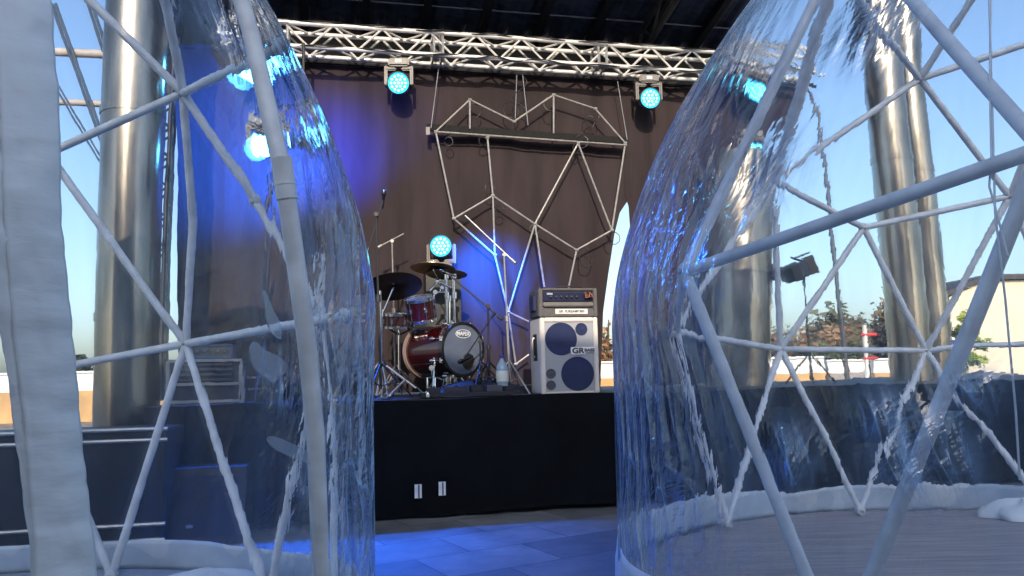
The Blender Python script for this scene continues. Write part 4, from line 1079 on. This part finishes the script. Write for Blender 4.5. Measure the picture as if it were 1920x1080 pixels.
def film_part(dome, parent, m, seed, face, width, spots=(), nphi=460, nv=170):
    """the clear sheet: surface of revolution with folds; face = azimuth that hangs in the most folds"""
    zs = []
    Rr = dome.H + .065
    nlow = int(nv * .32)
    for j in range(nlow): zs.append((.015 + (dome.cz - .015) * j / nlow, None))
    for j in range(nv - nlow + 1):
        a_ = (math.pi / 2 - .03) * j / (nv - nlow); zs.append((dome.cz + Rr * math.sin(a_), a_))
    verts = np.zeros(((len(zs)) * (nphi + 1), 3)); uvs = np.zeros((len(zs) * (nphi + 1), 2)); cr = np.zeros(len(zs) * (nphi + 1))
    v_acc = 0; pr = None; idx = 0
    for j, (z, a_) in enumerate(zs):
        r = dome.rad(z, True)
        if pr: v_acc += math.hypot(z - pr[0], r - pr[1])
        pr = (z, r)
        for i in range(nphi + 1):
            ph = 2 * math.pi * (i % nphi) / nphi
            dphi = (ph - face + math.pi) % (2 * math.pi) - math.pi
            wk = math.exp(-(dphi / width) ** 2)
            wk = .015 + .985 * wk
            patch = .5 + .5 * noise.noise(Vector((math.cos(ph) * 1.4, math.sin(ph) * 1.4, z * .8 + seed)))
            wk *= .45 + 1.0 * patch
            top = min(1, max(0, (dome.cz + Rr - z) / 1.0))
            q_ = Vector((dome.cx + r * math.cos(ph), dome.cy + r * math.sin(ph), z))
            for c_, rad_ in spots:
                dd_ = (q_ - c_).length
                if dd_ < rad_ * 2.5: wk = max(wk, .95 * math.exp(-(dd_ / rad_) ** 2))
            x_ = ph * dome.R
            base_c = Vector((math.cos(ph) * 2.2, math.sin(ph) * 2.2, z * .35 + seed))
            f1 = noise.noise(base_c * 1.7)
            f2 = noise.noise(Vector((math.cos(ph) * 11, math.sin(ph) * 11, z * .7 + seed * 2)))
            f3 = noise.noise(Vector((math.cos(ph + z * .05) * 26, math.sin(ph + z * .05) * 26, z * 1.1)))
            disp = .018 * f1 + (.030 * (abs(f2) - .25) + .013 * f3) * wk * top
            rr = r + disp
            verts[idx] = (dome.cx + rr * math.cos(ph), dome.cy + rr * math.sin(ph), z + (.02 * f2 * wk if j == 0 else 0))
            uvs[idx] = (2 * math.pi * i / nphi * dome.R, v_acc); cr[idx] = min(1, wk * top)
            idx += 1
    faces = [(j * (nphi + 1) + i, j * (nphi + 1) + i + 1, (j + 1) * (nphi + 1) + i + 1, (j + 1) * (nphi + 1) + i) for j in range(len(zs) - 1) for i in range(nphi)]
    me = bpy.data.meshes.new('clear_film')
    loc = np.array(parent.location)
    me.from_pydata([tuple(v) for v in (verts - loc)], [], faces); me.update()
    uvl = me.uv_layers.new(name='UVMap'); li = np.zeros(len(me.loops), dtype=np.int32); me.loops.foreach_get('vertex_index', li)
    uvl.data.foreach_set('uv', uvs[li].ravel())
    at = me.attributes.new('crease', 'FLOAT', 'POINT'); at.data.foreach_set('value', cr)
    me.polygons.foreach_set('use_smooth', [True] * len(me.polygons))
    me.materials.append(m)
    o = bpy.data.objects.new('clear_film', me); COL.objects.link(o); o.parent = parent
    return o
def dome_frame(dome, parent, nodes, edges, r=.0275, thick=None):
    pos = {}
    for k, (px, py, far) in nodes.items(): pos[k] = dome.hit(px, py, far, off=(.135 if k[0] == 'a' else 0))
    for e in edges:
        ids, rr = (e[:-1], e[-1]) if isinstance(e[-1], float) else (e, r)
        b = MB(); pts = [pos[i] for i in ids]
        b.tube(pts if len(pts) > 2 else [pts[0], pts[1]], rr, 14); b.build('pole', M_pole, parent, True)
    for k, p in pos.items():
        if p.z < -.5 or k[0] in 'abM': continue
        c_ = Vector((dome.cx, dome.cy, min(p.z, dome.cz))); nrm = (p - c_).normalized()
        b = MB(); b.lathe([(.028, -.028), (.042, -.022), (.042, .018), (.028, .026)], 16, axmat(p, nrm)); co_ = b.build('connector', M_conn, parent, True)
        for sg in (-1, 1):
            b = MB(); b.lathe([(.0145, .024 * sg), (.0145, .036 * sg), (.008, .040 * sg)], 6, axmat(p, nrm)); b.build('bolt', M_steel, co_, True)
    return pos
def band(dome, parent, h, r_out, seed, m, near):
    def fn(u, v):
        ph = 2 * math.pi * u; z = .006 + h * v * (1 + .04 * math.sin(ph * 9 + seed)) * (1 + .38 * max(0, math.cos(ph - near)))
        rr = dome.rad(z, True) + r_out + .02 * (1 - v) + .008 * math.sin(ph * 40 + 3 * math.sin(ph * 7)) * (1 - v * .5) + .014 * fbm(math.cos(ph) * 5, math.sin(ph) * 5, v)
        return (dome.cx + rr * math.cos(ph), dome.cy + rr * math.sin(ph), z)
    b = MB(); b.grid(fn, 360, 6); o = b.build('skirt_band', m, parent, True)
    sm_ = o.modifiers.new('thickness', 'SOLIDIFY'); sm_.thickness = .004
    return o
M_band = mat('white_vinyl', (0.70, 0.76, 0.82), .5, var=.05, bump=.3, bscale=8)

# right dome
dr = thing('geodesic_dome', 'clear plastic geodesic dome tent on the right with wooden floor inside', 'dome tent', (DR.cx, DR.cy, 0), 0, 'clear geodesic dome tents')
nodesR = dict(A=(1285, 510, 0), B=(1955, 278, 0), Dn=(1593, -130, 0), C=(1574, 1230, 0),
    F1=(1730, 155, 1), F2=(1457, 343, 1), F3=(1625, 430, 1), F4=(1895, 372, 1), F5=(1470, 655, 1), F6=(1740, 658, 1), F7=(1620, 955, 1), F8=(1372, 978, 1),
    F9=(1930, 910, 1), F10=(2010, 640, 1), F11=(2020, 60, 1), F12=(1905, -110, 1), F13=(1275, 622, 1), F14=(1575, -40, 1), F15=(2060, 250, 1))
edgesR = [('A', 'B', .0275), ('A', 'Dn', .0275), ('B', 'Dn', .0275), ('A', 'C', .0275), ('B', 'C', .028), ('F11', 'F15'), ('F15', 'F10'),
    ('F1', 'F11'), ('F1', 'F12'), ('F1', 'F14'), ('F1', 'F2'), ('F1', 'F4'), ('F2', 'F3'), ('F3', 'F4'), ('F3', 'F5'), ('F3', 'F6'), ('F4', 'F6'), ('F4', 'F11'), ('F4', 'F15'),
    ('F5', 'F6'), ('F6', 'F10'), ('F5', 'F7'), ('F6', 'F7'), ('F6', 'F9'), ('F5', 'F8'), ('F5', 'F13'), ('F13', 'F8'), ('F2', 'F13'), ('F2', 'F5'), ('F2', 'F14', .05), ('F9', 'F10'), ('F4', 'F10'), ('A', 'F13')]
dome_frame(DR, dr, nodesR, edgesR)
def floor_disc(dome, parent, r, m):
    b = MB(); n = 90; vs = []
    for k in range(n):
        a_ = 2 * math.pi * k / n; vs.append((dome.cx + r * math.cos(a_), dome.cy + r * math.sin(a_), .03))
    for k in range(n):
        a_ = 2 * math.pi * k / n; vs.append((dome.cx + r * math.cos(a_), dome.cy + r * math.sin(a_), .002))
    b.add(vs, [tuple(range(n))] + [(k, n + k, n + (k + 1) % n, (k + 1) % n) for k in range(n)]); b.build('floor', m, parent, True)
M_wood = mat('greyed_boards', (0.24, 0.22, 0.24), .5, scale=3, stretch=(.5, 7, 1), col2=(.44, .39, .40), bump=.2, bscale=8)
floor_disc(DR, dr, 2.74, M_wood)
band(DR, dr, .235, .004, 1, M_band, math.radians(205))
M_film = film_mat('clear_pvc', 0.0, 3.0)
spR = [(DR.hit(x, y, False, True), q) for x, y, q in ((1725, 850, .20), (1660, 790, .12), (1440, 330, .22), (1330, 120, .3), (1480, 860, .14), (1830, 730, .10), (1620, 60, .2))]
film_part(DR, dr, M_film, 3.0, math.radians(184), .36, spR)
# thin cords hanging inside the right dome
for i, pts_ in enumerate((((1858, -20), (1856, 150), (1859, 290), (1855, 350), (1864, 380), (1890, 480)), ((1855, 0), (1862, 250), (1866, 400), (1885, 560), (1905, 780), (1912, 900)))):
    b = MB(); b.tube([DR.hit(x, y, False, off=-.06) for x, y in pts_], .0035, 6); o = b.build('tie_cord', M_pole)
    tag(o, ('thin pale cord hanging inside the right dome, the shorter one', 'thin pale cord hanging inside the right dome down to its skirt')[i], 'cord', 'cords in the right dome')
# white bundle at far right base
p = DR.hit(1915, 925, True, off=-.15)
cl2 = thing('folded_cloth', 'folded white cloth bundle on the dome floor at the right edge', 'cloth', (p.x, p.y, .03))
def cf(u, v):
    a_ = 2 * math.pi * u; h = .13 * math.sin(math.pi * v * .5)
    rr = (.24 * math.cos(math.pi * v * .5) + .001) * (1 + .15 * math.sin(a_ * 5 + v * 3))
    return (rr * math.cos(a_) * 1.3, rr * math.sin(a_), .004 + h * (1 + .2 * math.sin(a_ * 3)))
b = MB(); b.grid(cf, 48, 12); b.build('bundle', M_canvas, cl2)

# left dome
dl = thing('geodesic_dome', 'clear plastic geodesic dome tent on the left with broad white door strip', 'dome tent', (DLf.cx, DLf.cy, 0), 0, 'clear geodesic dome tents')
nodesL = dict(a0=(420, -110, 0), a1=(470, 60, 0), a2=(533, 335, 0), a3=(575, 640, 0), a4=(592, 820, 0), a5=(603, 1110, 0),
    b0=(585, 480, 1), b1=(612, 760, 1), b2=(628, 1110, 1),
    N1=(335, 180, 1), N2=(340, 645, 1), N3=(470, 380, 1), N4=(580, 570, 1), N6=(85, 292, 1), N7=(45, 702, 1), U1=(60, -90, 1), U2=(280, -110, 1), U3=(520, 92, 1), U4=(395, -120, 1),
    G1=(203, 1078, 1), G2=(488, 1110, 1), G3=(495, 1120, 1), N8=(640, 592, 1), N9=(568, 760, 1), M1=(355, 420, 1))
edgesL = [('a0', 'a1', 'a2', .031), ('a2', 'a3', 'a4', 'a5', .031), ('b0', 'b1', 'b2', .026), ('N1', 'U1'), ('N1', 'U2'), ('N1', 'U3'), ('N1', 'N6'), ('N1', 'M1', 'N2'), ('N1', 'N3'), ('N3', 'N4'), ('N2', 'N6'), ('N2', 'N7'),
    ('N2', 'N8'), ('N2', 'G1'), ('N2', 'G2'), ('N7', 'G1'), ('G3', 'N9'), ('N9', 'N4'), ('N6', 'U1'), ('N6', 'N7')]
pl_ = {k: v for k, v in nodesL.items()}
posL = dome_frame(DLf, dl, {k: v for k, v in nodesL.items() if k not in ('a1', 'a3', 'a4', 'b1', 'M1')} | {k: nodesL[k] for k in ('a1', 'a3', 'a4', 'b1', 'M1')}, edgesL)
b = MB(); dd = (posL['a3'] - posL['a2']).normalized(); b.tube([posL['a2'] - dd * .07, posL['a2'] + dd * .07], .035, 16); b.tube([posL['a2'] + dd * .015, posL['a2'] + dd * .022], .0365, 16); b.build('pole_sleeve', M_pole, dl, True)
floor_disc(DLf, dl, 2.28, mat('grey_dome_mat', (.30, .34, .40), .7, var=.1))
band(DLf, dl, .20, .004, 2, M_band, math.radians(-30))
M_film2 = film_mat('clear_pvc_left', -.12, .3)
spL = [(DLf.hit(x, y, False, True), q) for x, y, q in ((530, 730, .10), (440, 60, .24), (570, 900, .10), (480, 200, .12))]
film_part(DLf, dl, M_film2, 8.0, math.radians(7), .36, spL)
# small taped repair patches of clouded sheet on the left film
M_patch = film_mat('clouded_patch')
for n_ in M_patch.node_tree.nodes:
    if n_.type in ('BSDF_DIFFUSE', 'BSDF_TRANSLUCENT'): n_.inputs['Color'].default_value = (.74, .80, .88, 1)
    if n_.type == 'MAP_RANGE' and abs(n_.inputs['To Max'].default_value - 0.070) < 1e-6: n_.inputs['To Min'].default_value = .20; n_.inputs['To Max'].default_value = .42
for poly in ([(490, 545), (500, 575), (496, 605), (520, 636), (532, 632), (524, 600), (508, 575), (500, 545)],
             [(472, 640), (466, 672), (482, 700), (506, 712), (512, 722), (518, 708), (536, 700), (537, 680), (520, 664), (495, 660), (484, 642)],
             [(500, 822), (512, 816), (560, 838), (606, 866), (602, 880), (560, 862), (520, 846), (504, 832)]):
    cxp = sum(p[0] for p in poly) / len(poly); cyp = sum(p[1] for p in poly) / len(poly)
    vs = [DLf.hit(cxp, cyp, False, True, .03)] + [DLf.hit(cxp + (x - cxp) * 1.06, cyp + (y - cyp) * 1.06, False, True, .03) for x, y in poly]
    b = MB(); b.add(vs, [(0, 1 + k, 1 + (k + 1) % len(poly)) for k in range(len(poly))], None, True); o = b.build('clouded_patch', M_patch, dl, True)
    o.modifiers.new('round', 'SUBSURF').levels = 2; o.modifiers['round'].render_levels = 2
    o.modifiers.new('thickness', 'SOLIDIFY').thickness = .001
# white door strips
def strip(parent, name, Lx, Rx, off, seed, n=90):
    def ip(tab, y):
        for (x0, y0), (x1, y1) in zip(tab, tab[1:]):
            if y <= y1: return x0 + (x1 - x0) * (y - y0) / (y1 - y0)
        return tab[-1][0]
    rows = []
    for j in range(n + 1):
        y = -60 + 1240 * j / n
        a = DLf.hit(ip(Lx, y), y, False, True, off); c = DLf.hit(ip(Rx, y), y, False, True, off)
        rows.append((a, c))
    nu = 14
    def fn(u, v):
        j = min(n, int(round(v * n))); a, c = rows[j]; p = a.lerp(c, u)
        q = Vector((p.x - DLf.cx, p.y - DLf.cy, 0)); q.normalize()
        rr = DLf.rad(max(0, p.z), True) + off
        p2 = Vector((DLf.cx + q.x * rr, DLf.cy + q.y * rr, p.z))
        wob = .012 * math.sin(u * math.pi) + .006 * fbm(u * 1.5, v * 20, seed) + .006 * abs(math.sin(v * 55 + seed + 1.5 * fbm(v * 5, 0, 1))) * math.exp(-((u - .85) / .4) ** 2)
        return p2 + q * wob
    b = MB(); b.grid(fn, nu, n); o = b.build(name, M_canvas, parent, True)
    o.modifiers.new('thickness', 'SOLIDIFY').thickness = .006
    return o
strip(dl, 'door_strip', [(-14, -60), (-8, 0), (2, 250), (8, 420), (24, 620), (45, 800), (62, 1000), (64, 1180)], [(88, -60), (92, 0), (106, 180), (112, 420), (124, 540), (148, 800), (176, 1060), (182, 1180)], .03, 1.0)
strip(dl, 'door_flap', [(-130, -60), (-120, 0), (-90, 250), (-40, 450), (8, 650), (32, 830), (58, 1010), (66, 1180)], [(20, -60), (24, 0), (30, 250), (36, 420), (50, 620), (62, 800), (75, 1000), (90, 1180)], .012, 4.0)
# torn clear patches of sheet and pouch on the floor
p = G(385, 1078, .1)
po = thing('white_pouch', 'white soft pouch on the floor inside the left dome', 'pouch', (p.x, p.y, .035))
def pf(u, v):
    a_ = 2 * math.pi * u; rr = .2 * math.cos(math.pi * v * .5) + .001
    return (rr * 1.8 * math.cos(a_), rr * math.sin(a_), .001 + .10 * math.sin(math.pi * v * .5) * (1 + .1 * math.sin(a_ * 4)))
b = MB(); b.grid(pf, 40, 10); b.build('bundle', M_canvas, po)

# ================================================================== LAMP BEAMS (lit stage lamps, and the lamps added on the left)
s, z = P(748, 160, TT)
C_B = (0.012, .13, 1)
spot(W(s, TT - .12, z - .02), G(840, 1030), 1150, R(42), col=C_B, blend=1)
spot(W(sA, TT - .27, zA - .33), G(560, 1000), 1500, R(46), col=C_B, blend=.9)
spot(hF, PW(600, 300, DT), 1150, R(62), col=(0.006, .05, 1), blend=1)  # blue light on the drape, from the added can lamp
spot(hF, PW(700, 260, DT), 180, R(44), col=(0.006, .06, 1), blend=1)
spot(hF, PW(430, 290, DT), 3200, R(76), col=(0.004, .13, 1), blend=1)
spot(hC, PW(915, 520, DT), 700, R(74), col=(0.004, .13, 1), blend=1)
spot(W(sA, TT - .27, zA - .33), DR.hit(1205, 470, False, True), 900, R(30), col=(0.01, .08, 1), blend=1)  # beam added to tint the edge of the right film blue
